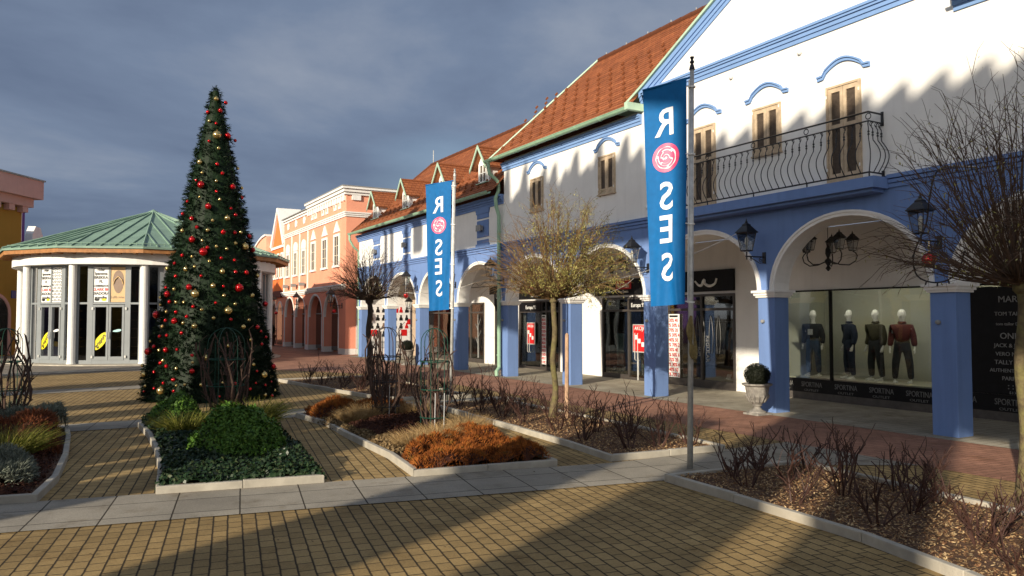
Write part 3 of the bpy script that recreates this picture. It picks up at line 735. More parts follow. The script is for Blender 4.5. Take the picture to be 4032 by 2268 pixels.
# ------------------------------------------------------------------ inside of the arcade
ARC = {}
def inside(parent, y0, y1, openings, lintel=2.28):
    m = MB(); cur = y0
    for a, b in sorted(openings):
        if a > cur: m.box(XW, XW+.25, cur, a, 0, 3.55)
        m.box(XW, XW+.25, a, b, lintel, 3.55); cur = b
    if cur < y1: m.box(XW, XW+.25, cur, y1, 0, 3.55)
    m.build('arcade_back_wall', 'white_plaster', parent)
    m = MB(); m.box(XB, XW, y0, y1, 3.56, 3.62); m.build('arcade_ceiling', 'white_plaster', parent)
inside(TH, -.3, 19.5, [(-.2, 5.15), (5.3, 11.62), (12.9, 15.9), (16.0, 18.05)])
inside(LH, 19.5, LY1-.26, [(20.3, 22.85), (23.3, 24.6), (25.45, 31.2)])
def shopfront(parent, y0, y1, mull, transom=1.88, zs=.18, zt=2.28, doors=(), mat='bronze_frame', th=.06, glass='shop_glass'):
    """metal frame with glass panes; mull = positions of the uprights, doors = (y0, y1) that reach the floor"""
    s = sub(parent, 'shopfront'); m = MB(); x0, x1 = XW-.03, XW+.05
    ys = sorted([y0, y1-th]+[a-th/2 for a in mull])
    for a in ys: m.box(x0, x1, a, a+th, .0, zt)
    for a, b in zip(ys, ys[1:]):
        a += th
        m.box(x0+.002, x1-.002, a, b, zt-th, zt)
        dr = any(d0-.05 <= (a+b)/2 <= d1+.05 for d0, d1 in doors)
        m.box(x0+.002, x1-.002, a, b, 0.0, .09 if dr else zs)
        if transom: m.box(x0+.002, x1-.002, a, b, transom, transom+th)
    m.build('frame', mat, s)
    p = MB()
    for a, b in zip(ys, ys[1:]):
        a += th
        if transom: p.box(XW+.008, XW+.014, a, b, zs, transom); p.box(XW+.008, XW+.014, a, b, transom+th, zt-th)
        else: p.box(XW+.008, XW+.014, a, b, zs, zt-th)
    p.build('pane', glass, s)
    for d0, d1 in doors:
        h = MB()
        for yy in ((d0+d1)/2-.06, (d0+d1)/2+.06): h.tube([(x0-.002, yy, .55), (x0-.05, yy, .58), (x0-.05, yy, 1.28), (x0-.002, yy, 1.31)], .012, 6)
        h.build('door_handle', 'galvanised_steel', s)
    return s
shopfront(TH, -.2, 5.15, [2.4], None, .24, 2.28, mat='sign_black')
shopfront(TH, 5.3, 11.62, [10.33], None, .42, 2.28, mat='sign_black', th=.03)
shopfront(TH, 12.9, 15.9, [14.0, 15.2], 1.88, .20)
shopfront(TH, 16.0, 18.05, [16.84], 1.88, .14, doors=[(16.03, 16.84)])
shopfront(LH, 20.3, 22.85, [21.1, 21.42], 1.88, .12, doors=[(21.45, 22.8)])
shopfront(LH, 23.3, 24.6, [], 1.88, .12, doors=[(23.35, 24.55)])
shopfront(LH, 25.45, 31.2, [26.6, 28.3, 29.6], 1.88, .16)
def room(parent, y0, y1, depth, mat, z1=2.9):
    m = MB(); x0, x1 = XW+.26, XW+.26+depth
    m.box(x1, x1+.05, y0, y1, 0, z1); m.box(x0, x1, y0, y0+.05, 0, z1); m.box(x0, x1, y1-.05, y1, 0, z1); m.box(x0, x1, y0+.05, y1-.05, z1-.05, z1); m.box(x0, x1, y0+.05, y1-.05, 0.02, .06)
    return m.build('shop_room', mat, parent)
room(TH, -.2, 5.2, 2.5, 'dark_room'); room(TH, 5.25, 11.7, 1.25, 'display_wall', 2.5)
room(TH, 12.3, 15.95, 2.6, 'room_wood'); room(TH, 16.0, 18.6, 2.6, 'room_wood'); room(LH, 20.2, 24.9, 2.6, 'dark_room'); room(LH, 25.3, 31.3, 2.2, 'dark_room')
# plinths under the shop windows
m = MB(); m.box(XW-.035, XW-.0, 5.3, 11.62, 0, .16); m.box(XW-.025, XW+.0, 5.3, 11.62, .16, .42); m.box(XW-.035, XW, -.2, 5.2, 0, .2); m.build('plinth', 'dark_sill', TH)
m = MB(); m.box(XW+.26, XW+1.5, 5.3, 11.65, .06, .44); m.build('display_floor', 'display_wall', TH)
# a lit strip inside the display window
sl_ = MB(); sl_.box(XW+.32, XW+.36, 5.6, 11.3, 2.38, 2.41); sl_.build('strip_light', 'strip_light', TH)
m = MB(); m.box(XW+.0, XW+.3, 31.2, LY1-.3, 0.0, 3.5)
sw = MB(); sw.box(XW-.04, XW, 31.25, LY1-.3, 0, 3.5)
for z in (1.2, 2.3): sw.box(XW-.06, XW-.04, 31.25, LY1-.3, z, z+.08)
sw.build('stone_cladding', 'sand_stone', LH)
# ------------------------------------------------------------------ coral house beyond
def tall_window(parent, yc, w, z0, z1, x, top='tri', trim='white_trim'):
    wn = sub(parent, 'window'); m = MB(); y0, y1 = yc-w/2, yc+w/2; t = .12
    m.box(x-.05, x, y0, y0+t, z0, z1); m.box(x-.05, x, y1-t, y1, z0, z1); m.box(x-.048, x, y0+t, y1-t, z1-t, z1)
    m.box(x-.09, x, y0-.06, y1+.06, z0-.1, z0)
    m.build('frame', trim, wn)
    if top:
        m = MB()
        if top == 'tri': m.px([(y0-.02, z1+.1), (y1+.02, z1+.1), (yc, z1+.62)], x-.05, x)
        else:
            m.px([(y0-.02, z1+.02)]+[(yc+(w/2+.02)*math.cos(a), z1+.22+.3*math.sin(a)) for a in [PI-PI*i/10 for i in range(11)]]+[(y1+.02, z1+.02)], x-.05, x)
        m.build('pediment', trim, wn)
    m = MB(); m.box(x-.012, x-.004, y0+t, y1-t, z0, z1-t); m.build('pane', 'pane_brown', wn)
    m = MB(); m.box(x-.03, x-.013, yc-.025, yc+.025, z0, z1-t)
    for k in (1, 2): zz = z0+(z1-t-z0)*k/3; m.box(x-.026, x-.013, y0+t, yc-.025, zz, zz+.03); m.box(x-.026, x-.013, yc+.025, y1-t, zz, zz+.03)
    m.build('glazing_bar', 'cream_plaster', wn)
CH = thing('corner_house', (XF, 40.6, 0), 'coral house with white dentil cornice, tall pointed windows and four tall arches', 'house')
CY0, CY1 = 34.62, 46.8
arcs = [(36.94, 1.26), (39.80, 1.30), (42.85, 1.10), (45.32, 1.12)]
m = MB()
bounds = [CY0, 38.33, 41.45, 44.06, CY1]
for (yc, hw), a, b in zip(arcs, bounds, bounds[1:]):
    arch_wall(m, yc, hw-.04, a, b, 1.75, 1.12, 3.1, XF, XF+.5, 20)
    m.box(XF, XF+.5, a, yc-hw+.04, .28, 1.75); m.box(XF, XF+.5, yc+hw-.04, b, .28, 1.75)
m.build('arcade_wall', 'coral_red_plaster', CH)
pz = [(XF-.02, XF+.52, CY0, arcs[0][0]-arcs[0][1]+.03)]+[(XF-.02, XF+.52, p[0]+p[1]-.03, q[0]-q[1]+.03) for p, q in zip(arcs, arcs[1:])]+[(XF-.02, XF+.52, arcs[3][0]+arcs[3][1]-.03, CY1), (XF+.52, 18, CY0-.03, CY0)]
for q_ in pz: m = MB(); m.box(q_[0], q_[1], q_[2], q_[3], 0, .28); m.build('plinth', 'grey_white_plaster', CH)
for yc, hw in arcs:
    b = MB(); arch_band(b, yc, hw-.04, 1.75, 1.12, .09, XF-.01, XF+.1, n=20)
    b.box(XF-.03, XF, yc-hw-.05, yc-hw+.036, .28, 1.75); b.box(XF-.03, XF, yc+hw-.036, yc+hw+.05, .28, 1.75)
    b.build('arch_moulding', 'white_trim', CH)
    g = sub(CH, 'shop_window')
    p = MB(); p.box(XF+.4, XF+.42, yc-hw, yc+hw, .1, 3.0); p.build('pane', 'pane_dark', g)
    p = MB(); p.box(XF+.37, XF+.40, yc-.03, yc+.03, .1, 2.9); p.box(XF+.37, XF+.40, yc-hw, yc-.03, 1.9, 1.96); p.box(XF+.37, XF+.40, yc+.03, yc+hw, 1.9, 1.96); p.build('frame', 'rubber_grey', g)
m = MB(); m.box(XF, 18, CY0, CY1, 3.1, 7.55); m.box(XF+.5, 18, CY0, CY1, 0, 3.1)
m.build('wall', 'coral_plaster', CH)
m = MB()
def ring_cornice(m, z0, z1, p, ya, yb, x1=18): m.box(XF-p, XF, ya-p, yb, z0, z1); m.box(XF, x1, ya-p, ya, z0, z1)
for z0, z1, p in ((7.44, 7.56, .10), (7.56, 7.70, .18), (7.70, 7.80, .26)): ring_cornice(m, z0, z1, p, CY0, 41.2)
for z0, z1, p in ((7.30, 7.42, .06), (7.42, 7.5, .14)): m.box(XF-p, XF, 41.25, CY1, z0, z1)
for z0, z1, p in ((6.42, 6.50, .05), (6.50, 6.58, .09), (6.58, 6.64, .13)): ring_cornice(m, z0, z1, p, CY0, CY1)
for z0, z1, p in ((2.98, 3.05, .06), (3.05, 3.15, .12), (3.15, 3.23, .17)): m.box(XF-p, XF, CY0+.02, 41.15, z0+.05, z1+.05); m.box(XF-p-.02, XF, 41.2, CY1, z0, z1)
m.build('cornice', 'white_trim', CH)
yy = CY0+.15
while yy < 41.1: m = MB(); m.box(XF-.09, XF, yy, yy+.20, 7.18, 7.43); m.build('dentil', 'white_trim', CH); yy += .42
xx = XF+.25
while xx < 17: m = MB(); m.box(xx, xx+.42, CY0-.09, CY0, 7.2, 7.43); m.build('dentil', 'white_trim', CH); xx += .85
m = MB(); m.box(XF-.28, 18, CY0-.28, 41.2, 7.80, 7.84); m.box(XF-.18, 18, 41.25, CY1, 7.55, 7.60); m.build('roof', 'rubber_grey', CH)
for y, w_ in ((36.05, .95), (38.1, .95), (40.2, .9)): tall_window(CH, y, w_, 4.22, 5.72, XF)
for y, w_ in ((42.16, .85), (43.95, .85), (45.75, .85)): tall_window(CH, y, w_, 4.15, 5.5, XF, 'round')
for y in (35.65, 36.35, 37.75, 38.45, 39.8, 40.45):
    m = MB(); m.box(XF-.04, XF, y-.19, y+.19, 6.88, 7.30); q = m.build('small_panel', 'white_trim', CH)
    m = MB(); m.box(XF-.05, XF-.041, y-.07, y+.07, 7.0, 7.18); m.build('inset', 'coral_plaster', q)
for y in (42.1, 43.9, 45.7):
    m = MB(); m.lathe([(.22, 0), (.22, .04), (.15, .06)], (0, 0, 0), 8); m.v = [(XF-z, y+a, 7.06+b) for a, b, z in m.v]; m.build('rosette', 'white_trim', CH)
m = MB()
for y in (41.22, 42.95, 44.75, 46.6): m.box(XF-.045, XF, y, y+.14, 3.25, 6.42)
m.build('wall_strip', 'white_trim', CH)
m = MB()
for y in (41.6, 43.4, 45.3): m.box(XF-.35, XF-.1, y, y+.3, 3.45, 3.62); m.box(XF-.1, XF, y+.1, y+.2, 3.5, 3.56)
m.build('floodlight', 'rubber_grey', CH)
# poster wall round the corner
pw = thing('poster_wall', (XF+1.6, CY0-.05, 1.3), 'grey wall panel with a red shop name and rows of small portrait pictures', 'poster')
m = MB(); m.box(XF+.5, XF+3.4, CY0-.06, CY0-.005, .3, 2.95); m.build('panel', 'poster_grey', pw)
m = MB()
for a, b, c, d_ in ((XF+.75, XF+3.3, .55, .575), (XF+.75, XF+3.3, 2.72, 2.74)): m.box(a, b, CY0-.075, CY0-.06, c, d_)
for a in (XF+.75, XF+3.28): m.box(a, a+.02, CY0-.075, CY0-.06, .575, 2.72)
m.build('panel_frame', 'rubber_grey', pw)
m = MB(); m.box(XF+.82, XF+3.2, CY0-.07, CY0-.061, .62, 2.68); m.build('sheet', 'paint_white', pw)
for a, b, c, d_ in ((XF+.85, XF+1.65, 2.42, 2.64), (XF+2.5, XF+3.15, 2.42, 2.64), (XF+2.2, XF+2.55, 1.95, 2.25), (XF+1.2, XF+1.5, .85, 1.15), (XF+2.7, XF+3.0, .85, 1.15), (XF+3.0, XF+3.18, 1.4, 1.65)):
    m = MB(); m.box(a, b, CY0-.08, CY0-.071, c, d_); m.build('red_square', 'sign_red', pw)
text('lettering', 'Ovs', (XF+.95, CY0-.085, 2.46), (1, 0, 0), (0, 0, 1), .22, 'paint_white', pw)
text('lettering', 'i', (XF+3.0, CY0-.085, 2.46), (1, 0, 0), (0, 0, 1), .22, 'paint_white', pw)
for i, z in enumerate((2.1, 1.72, 1.34, .96)):
    for j in range(8):
        x = XF+.95+j*.29
        if (i, j) in ((0, 4), (0, 5), (3, 1), (3, 6), (3, 7)): continue
        m = MB(); hh = R.uniform(.10, .13)
        m.py([(x-.09, z-.14), (x+.09, z-.14), (x+.075, z-.02), (x+.03, z+.03), (x-.03, z+.03), (x-.075, z-.02)], CY0-.082, CY0-.071)
        m.py([(x+.045*math.cos(a), z+.075+.055*math.sin(a)) for a in [2*PI*k/8 for k in range(8)]], CY0-.082, CY0-.071)
        m.build('portrait', R.choice(['ink_black', 'ink_black', 'cloth_charcoal', 'sandal_brown', 'sign_red' if R.random() < .3 else 'ink_black']), pw)

GH_ = thing('gabled_house', (XF, 48.6, 0), 'bright orange house with one steep pointed gable edged in white', 'house')
m = MB(); gx = XF+.05
m.box(gx, 17, 46.8, 50.3, 2.9, 6.2); m.px([(46.85, 6.2), (50.25, 6.2), (48.75, 8.3), (48.25, 8.3)], gx, gx+.5); m.build('wall', 'orange_plaster', GH_)
m = MB(); m.box(gx, 17, 46.8, 50.3, 0, 2.9); m.build('ground_floor', 'coral_red_plaster', GH_)
m = MB()
m.px([(46.65, 6.25), (47.0, 6.1), (48.42, 8.22), (48.34, 8.5)], gx-.12, gx+1.3); m.px([(50.45, 6.25), (50.1, 6.1), (48.6, 8.22), (48.66, 8.5)], gx-.12, gx+.9); m.px([(48.34, 8.28), (48.66, 8.28), (48.66, 8.52), (48.34, 8.52)], gx-.14, gx+1.3)
m.build('coping', 'white_trim', GH_)
m = MB(); m.box(gx-.08, gx, 46.85, 50.3, 6.0, 6.15); m.build('cornice', 'white_trim', GH_)
for y in (47.45, 48.5, 49.55): tall_window(GH_, y, .62, 4.2, 5.7, gx, None)
for y in (47.85, 49.4):
    m = MB(); b = MB(); pts = [(y-.62, .1)]+[(y+.62*math.cos(PI-PI*i/12), 1.9+.75*math.sin(PI-PI*i/12)) for i in range(13)]+[(y+.62, .1)]
    m.px(pts, gx-.03, gx-.005); m.build('shop_window', 'pane_dark', GH_)
    arch_band(b, y, .62, 1.9, .75, .08, gx-.04, gx, n=12); b.build('arch_moulding', 'white_trim', GH_)
sg = thing('shop_sign', (gx-.1, 48.7, 3.1), 'long dark red sign board on the bright orange gabled house', 'sign')
m = MB(); m.box(gx-.18, gx-.06, 47.1, 50.2, 2.95, 3.35); m.build('board', 'cloth_maroon', sg)
SH = thing('salmon_house', (XF, 53, 0), 'far salmon house with a curved white parapet at the street end', 'house')
m = MB(); m.box(XF-.3, 17, 50.4, 60, 0, 5.6); m.px([(50.4, 5.6), (56.0, 5.6)]+[(56.0-5.6*i/10, 5.6+1.35*math.sin(PI/2*i/10)) for i in range(1, 11)], XF-.3, XF+.4); m.build('wall', 'salmon_plaster', SH)
m = MB()
for i in range(10):
    a0, a1 = i/10, (i+1)/10
    m.px([(56-5.6*a0, 5.6+1.35*math.sin(PI/2*a0)), (56-5.6*a1, 5.6+1.35*math.sin(PI/2*a1)), (56-5.6*a1, 5.72+1.35*math.sin(PI/2*a1)), (56-5.6*a0, 5.72+1.35*math.sin(PI/2*a0))], XF-.4, XF+.45)
m.box(XF-.38, XF-.3, 50.4, 60, 2.9, 3.1)
for y in (51.2, 52.4, 53.6, 54.8): m.box(XF-.34, XF-.3, y, y+.12, 3.1, 5.6)
m.build('white_moulding', 'white_trim', SH)
for y in (51.8, 53.1, 54.3): tall_window(SH, y, .6, 3.7, 5.0, XF-.3, None)
for y in (51.5, 53.5, 55.5, 57.5):
    m = MB(); pts = [(y-.7, .1)]+[(y+.7*math.cos(PI-PI*i/12), 1.7+.8*math.sin(PI-PI*i/12)) for i in range(13)]+[(y+.7, .1)]
    m.px(pts, XF-.33, XF-.305); m.build('shop_window', 'pane_dark', SH)
# street closes far behind the kiosk
FH = thing('far_house', (0, 62, 0), 'pale house closing the street far behind the kiosk', 'house')
m = MB(); m.box(-6, 12, 62, 70, 0, 4.6); m.build('wall', 'salmon_plaster', FH)
m = MB(); m.py([(-6.4, 4.6), (12.4, 4.6), (10, 5.6), (-4, 5.6)], 61.6, 70.4); m.build('roof', 'dark_timber', FH)
for x in (-3, 0, 3, 6, 9):
    m = MB(); m.box(x-.5, x+.5, 61.94, 61.99, 1.0, 2.6); m.build('window', 'pane_dark', FH)

# houses at the far left: local frame along bearing 34 degrees
def left_house(name, label, org, brg, length, h, wall, top, depth=8):
    t = thing(name, (org[0], org[1], 0), label, 'house', rz=-math.radians(brg)+PI/2)   # local +x runs along the wall away from the camera
    m = MB(); m.box(-length, 0, 0, depth, 0, h); m.build('wall', wall, t, local=True)
    return t
OH = left_house('ochre_house', 'dark ochre house with an overhanging pink cornice at the left edge', (-2.25, 42), 34, 6, 6.8, 'ochre_plaster', 0)
m = MB(); m.box(-6.2, .62, -.6, 8.2, 7.25, 8.1); m.box(-6.2, .35, -.32, 8.1, 6.85, 7.25); m.build('cornice', 'pink_plaster', OH, local=True)
m = MB(); m.box(-6.3, .68, -.66, 8.3, 8.1, 8.17); m.build('roof_edge', 'rubber_grey', OH, local=True)
for i in range(7): m = MB(); m.box(-.3-i*.85, .05-i*.85, -.28, 0, 6.58, 6.85); m.build('dentil', 'pink_plaster', OH, local=True)
for i in range(2):
    xc = -1.7-i*2.8; m = MB(); b = MB()
    pts = [(xc-.95, .05)]+[(xc+.95*math.cos(PI-PI*k/12), 1.9+.8*math.sin(PI-PI*k/12)) for k in range(13)]+[(xc+.95, .05)]
    m.py(pts, -.03, -.005); m.build('shop_window', 'pane_dark', OH, local=True)
    po = [(xc-1.1, .05)]+[(xc+1.1*math.cos(PI-PI*k/12), 1.9+.95*math.sin(PI-PI*k/12)) for k in range(13)]+[(xc+1.1, .05)]
    for (a, b_, c, d_) in zip(pts, pts[1:], po, po[1:]): b.py([a, b_, d_, c], -.07, -.031)
    b.build('arch_moulding', 'pink_plaster', OH, local=True)
m = MB(); m.box(-.55, -.05, -.04, 0, 2.6, 2.95); m.build('street_plate', 'sign_blue', OH, local=True)
PH = left_house('purple_house', 'narrow purple house with white window trims behind the ochre one', (-2.35, 46.5), 30, 10, 7.4, 'purple_plaster', 0, 6)
for i in range(3):
    m = MB(); m.box(-.8-i*1.3, -.35-i*1.3, -.09, 0, 5.6, 7.2); w_ = m.build('window', 'white_trim', PH, local=True)
    m = MB(); m.box(-.68-i*1.3, -.47-i*1.3, -.10, -.09, 5.8, 7.0); m.build('pane', 'pane_dark', w_, local=True)
m = MB(); m.box(-10, .15, -.15, 0, 5.1, 5.3); m.build('cornice', 'white_trim', PH, local=True)
QH = left_house('green_house', 'small green gable with white coping peeping over the kiosk roof', (-1.65, 50.5), 25, 8, 5.3, 'green_plaster', 0, 6)
m = MB(); m.py([(-1.4, 5.3), (-.2, 5.3), (-.25, 6.3), (-.5, 6.7), (-1.0, 6.75), (-1.3, 6.3)], -.1, .3); m.build('gable_coping', 'white_trim', QH, local=True)

# ------------------------------------------------------------------ round kiosk
KX, KY, KR = 2.8, 35.7, 4.75
KQ = thing('kiosk', (KX, KY, 0), 'round glass kiosk with green copper roof, white columns and aluminium doors', 'kiosk')
def kp(phi, r):   # phi measured from the direction towards the camera, positive to the right as seen
    b = math.radians(180+4.49)-math.radians(phi)
    return KX+r*math.sin(b), KY+r*math.cos(b)
PH0 = [-3.2+30*i for i in range(12)]
m = MB(); m.pz([kp(p, KR+.5) for p in range(0, 360, 12)][::-1], .0, .04); m.build('base', 'kerb_concrete', KQ)
for p in PH0:
    x, y = kp(p, KR); m = MB(); m.lathe([(.155, 0.02), (.155, .08), (.135, .1), (.135, 3.66)], (x, y, 0), 16); m.build('column', 'white_enamel', KQ, smooth=False)
m = MB()
for i in range(60):
    a, b = i*6, (i+1)*6
    for r, z0, z1 in ((KR+.24, 3.64, 4.12),):
        p, q = kp(a, r), kp(b, r); pi_, qi = kp(a, r-.4), kp(b, r-.4)
        m.add([(*p, z0), (*q, z0), (*q, z1), (*p, z1), (*pi_, z0), (*qi, z0), (*qi, z1), (*pi_, z1)], [(0, 1, 2, 3), (0, 4, 5, 1), (3, 2, 6, 7), (4, 7, 6, 5)])
m.build('fascia', 'white_trim', KQ, smooth=False)
ER = 5.6
ap = (KX, KY, 6.2); m = MB(); wd = MB(); se_ = MB()
for i in range(12):
    a, b = PH0[i], PH0[i]+30
    A, B_ = kp(a, ER), kp(b, ER)
    m.face([(*A, 4.24), (*B_, 4.24), ap]); m.face([(*A, 4.17), (*B_, 4.17), (*B_, 4.24), (*A, 4.24)])
    A2, B2 = kp(a, ER-.06), kp(b, ER-.06); A3, B3 = kp(a, ER-.14), kp(b, ER-.14)
    wd.add([(*A2, 4.02), (*B2, 4.02), (*B2, 4.168), (*A2, 4.168), (*A3, 4.02), (*B3, 4.02), (*B3, 4.168), (*A3, 4.168)], [(0, 1, 2, 3), (0, 4, 5, 1), (4, 7, 6, 5)])
    wd.face([(*A2, 4.15), (*B2, 4.15), (*kp(b, KR), 4.15), (*kp(a, KR), 4.15)][::-1])
    for k in range(5):   # rafters
        t = (k+.5)/5; P0 = Vector((*kp(a, ER-.1), 0)).lerp(Vector((*kp(b, ER-.1), 0)), t); c = Vector((KX, KY, 0)); dn = (c-P0).normalized(); sd = Vector((-dn.y, dn.x, 0))
        wd.obox(P0+Vector((0, 0, 4.0))-sd*.04, dn*1.0, sd*.08, Vector((0, 0, .14)))
    # standing seams parallel to the facet's centre line
    Av, Bv, C_ = Vector((*A, 4.24)), Vector((*B_, 4.24)), Vector(ap); mid = (Av+Bv)/2; up = (C_-mid)
    nn = (Bv-Av).cross(up).normalized(); nn = nn if nn.z > 0 else -nn
    for k in range(1, 6):
        t = k/6; base = Av.lerp(Bv, t); frac = 1-abs(2*t-1)
        e = base+up*frac*.985; sd = (Bv-Av).normalized()
        se_.obox(base-sd*.02, up*frac*.985, sd*.04, nn*.045)
    se_.tube([Av+Vector((0, 0, .02)), C_+Vector((0, 0, .02))], .04, 6)
    for rr in (.97,):
        q0, q1 = Av.lerp(C_, .035)+Vector((0, 0, .06)), Bv.lerp(C_, .035)+Vector((0, 0, .06)); se_.tube([q0, q1], .016, 5)
        for k in range(6):
            g = q0.lerp(q1, (k+.5)/6); se_.tube([g-Vector((0, 0, .09)), g+Vector((0, 0, .04))], .014, 4)
rfk = m.build('roof', 'copper_green', KQ); se_.build('standing_seams', 'copper_green', rfk); wd.build('eaves', 'eave_wood', KQ)
m = MB(); m.lathe([(.25, 6.05), (.2, 6.2), (.02, 6.3)], (KX, KY, 0), 10); m.build('roof_cap', 'copper_green', rfk)
m = MB(); m.lathe([(2.2, .04), (2.2, 3.6)], (KX, KY, 0), 20); m.build('inner_core', 'dark_room', KQ)
def facet(i):
    a, b = PH0[i], PH0[i]-30          # left to right seen from outside runs towards positive phi
    A = Vector((*kp(b, KR-.12), 0)); B_ = Vector((*kp(a, KR-.12), 0)); L = (B_-A).length; ex = (B_-A)/L
    out = Vector((KX, KY, 0))-(A+B_)/2; out = -out.normalized()
    fr = sub(KQ, 'glass_front'); m = MB(); p = MB()
    def bar(u0, u1, z0, z1, d0=-.03, d1=.05): m.obox(A+ex*(u0*L)+out*d0+Vector((0, 0, z0)), ex*((u1-u0)*L), out*(d1-d0), Vector((0, 0, z1-z0)))
    us = [.04, .20, .255, .505, .76, .81, .96]
    bar(.0, .07, .04, 3.66); bar(.93, 1., .04, 3.66); bar(.19, .27, .04, 3.66); bar(.73, .81, .04, 3.66)
    for z0, z1 in ((3.58, 3.66), (2.20, 2.27), (.04, .17)):
        for u0, u1 in ((.07, .19), (.27, .73), (.81, .93)): bar(u0, u1, z0, z1, -.028, .045)
    bar(.485, .515, 2.27, 3.58, -.028, .045)
    for u0, u1 in ((.275, .497), (.503, .725)):   # door leaves
        bar(u0, u0+.03, .17, 2.18, -.01, .06); bar(u1-.03, u1, .17, 2.18, -.01, .06); bar(u0+.03, u1-.03, 2.10, 2.18, -.01, .06); bar(u0+.03, u1-.03, .17, .30, -.01, .06)
    m.build('frame', 'grey_aluminium', fr)
    for u0, u1 in ((.07, .19), (.27, .73), (.81, .93)):
        for z0, z1 in ((.17, 2.2), (2.27, 3.58)):
            p.obox(A+ex*(u0*L)+out*.0+Vector((0, 0, z0)), ex*((u1-u0)*L), out*.006, Vector((0, 0, z1-z0)))
    p.build('pane', 'kiosk_glass', fr)
    hd = MB()
    for u in (.487, .513): q = A+ex*(u*L)+out*.1; hd.tube([q+Vector((0, 0, .95)), q+Vector((0, 0, 1.2))], .014, 6)
    for u in (.26, .74):
        for z in (.25, 2.0): q = A+ex*(u*L)+out*.06+Vector((0, 0, z)); hd.obox(q, ex*.06, out*.04, Vector((0, 0, .09)))
    hd.build('door_handle', 'galvanised_steel', fr)
    return A, ex, out, L
FAC = {}
for i in range(12):
    if i in (0, 1, 11, 10, 2, 3): FAC[i] = facet(i)
m = MB()
for i in (4, 5, 6, 7, 8, 9):
    A, B_ = kp(PH0[i], KR-.1), kp(PH0[i]-30, KR-.1); m.add([(*A, .04), (*B_, .04), (*B_, 3.66), (*A, 3.66)], [(0, 1, 2, 3)])
m.build('rear_wall', 'grey_aluminium', KQ)
BR = ['rider', 'Ipanema', 'BREKKA', 'FL LUMBERJACK', 'CLARK  BK', 'DIADORA', 'grendha']
def panel(i, u0, u1, kind, label):
    A, ex, out, L = FAC[i]
    p0 = A+ex*(u0*L)+out*.012; W = (u1-u0)*L
    t = thing('poster', tuple(p0+ex*W/2+Vector((0, 0, 2.9))), label, 'poster')
    m = MB(); m.obox(p0+Vector((0, 0, 2.28)), ex*W, out*.01, Vector((0, 0, 1.28))); m.build('sheet', {'list': 'paint_white', 'maze': 'paint_white', 'sandal': 'poster_tan'}[kind], t)
    q = p0+out*.012
    if kind == 'list':
        for k, s in enumerate(['rider', 'Ipanema', 'BREKKA', 'FL', 'LUMBERJACK', 'CLARK BK', 'DIADORA', 'grendha']):
            z = 3.44-k*.145
            ml = 'sign_red' if s in ('BREKKA', 'CLARK BK') and k == 5 else 'ink_black'
            text('brand_name', s, q+ex*W*.5+Vector((0, 0, z-.02)), ex, (0, 0, 1), .135 if s != 'LUMBERJACK' else .09, ml, t, align='CENTER', sx=.95, bold=.004)
        for u, c in ((.25, 'ink_black'), (.72, 'sticker_yellow')):
            m = MB(); c0 = q+ex*W*u+Vector((0, 0, 2.37)); m.prism([(.09*math.cos(a), .055*math.sin(a)) for a in [2*PI*k/10 for k in range(10)]], lambda a, b: tuple(c0+ex*a+Vector((0, 0, b))), lambda a, b: tuple(c0+ex*a+out*.004+Vector((0, 0, b)))); m.build('round_logo', c, t)
    elif kind == 'maze':
        m = MB(); nx, nz = 5, 11
        for a in range(nx):
            for b in range(nz):
                c0 = q+ex*W*((a+.5)/nx)+Vector((0, 0, 2.3+1.24*(b+.5)/nz)); s = W/nx*.38; t_ = .018
                off = (a+b) % 2
                if off: m.obox(c0-ex*s-Vector((0, 0, s)), ex*2*s, out*.003, Vector((0, 0, t_))); m.obox(c0-ex*s+Vector((0, 0, s-t_)), ex*2*s, out*.003, Vector((0, 0, t_))); m.obox(c0-ex*s+Vector((0, 0, -s+t_)), ex*t_, out*.003, Vector((0, 0, 2*s-2*t_))); m.obox(c0+ex*(s-t_)+Vector((0, 0, -s+t_)), ex*t_, out*.003, Vector((0, 0, 2*s-2*t_)))
                else: m.obox(c0-ex*s*1.2-Vector((0, 0, t_/2)), ex*2.4*s, out*.003, Vector((0, 0, t_))); m.obox(c0-ex*t_/2-Vector((0, 0, s*1.2)), ex*t_, out*.003, Vector((0, 0, s*1.2-t_/2)))
        m.build('maze_pattern', 'ink_black', t)
    else:
        c0 = q+ex*W*.52+Vector((0, 0, 3.02)); m = MB()
        pr = [(.19*math.cos(a)*(1+.12*math.sin(a)), .42*math.sin(a)) for a in [2*PI*k/20 for k in range(20)]]
        m.prism(pr, lambda a, b: tuple(c0+ex*a+Vector((0, 0, b))), lambda a, b: tuple(c0+ex*a+out*.004+Vector((0, 0, b)))); s0 = m.build('sandal', 'sandal_brown', t)
        m = MB()
        for s in (-1, 1):
            pp = [c0+out*.012+ex*(s*.17)+Vector((0, 0, -.08)), c0+out*.03+ex*(s*.12)+Vector((0, 0, .08)), c0+out*.02+Vector((0, 0, .2))]; m.tube(pp, .02, 5)
        m.build('sandal_strap', 'poster_tan', s0)
        text('lettering', 'Lufih new.', q+ex*W*.5+Vector((0, 0, 2.42)), ex, (0, 0, 1), .13, 'sandal_brown', t, align='CENTER', sx=.9)
panel(0, .27, .485, 'list', 'white list of shoe brands above the middle kiosk door')
panel(0, .515, .73, 'sandal', 'tan poster of one brown sandal above the kiosk door')
panel(11, .27, .485, 'list', 'white list of shoe brands above the left kiosk door, beside the maze pattern')
panel(11, .515, .73, 'maze', 'black and white maze pattern sheet above the left kiosk door')
panel(1, .27, .485, 'list', 'white list of shoe brands behind the Christmas tree on the kiosk')
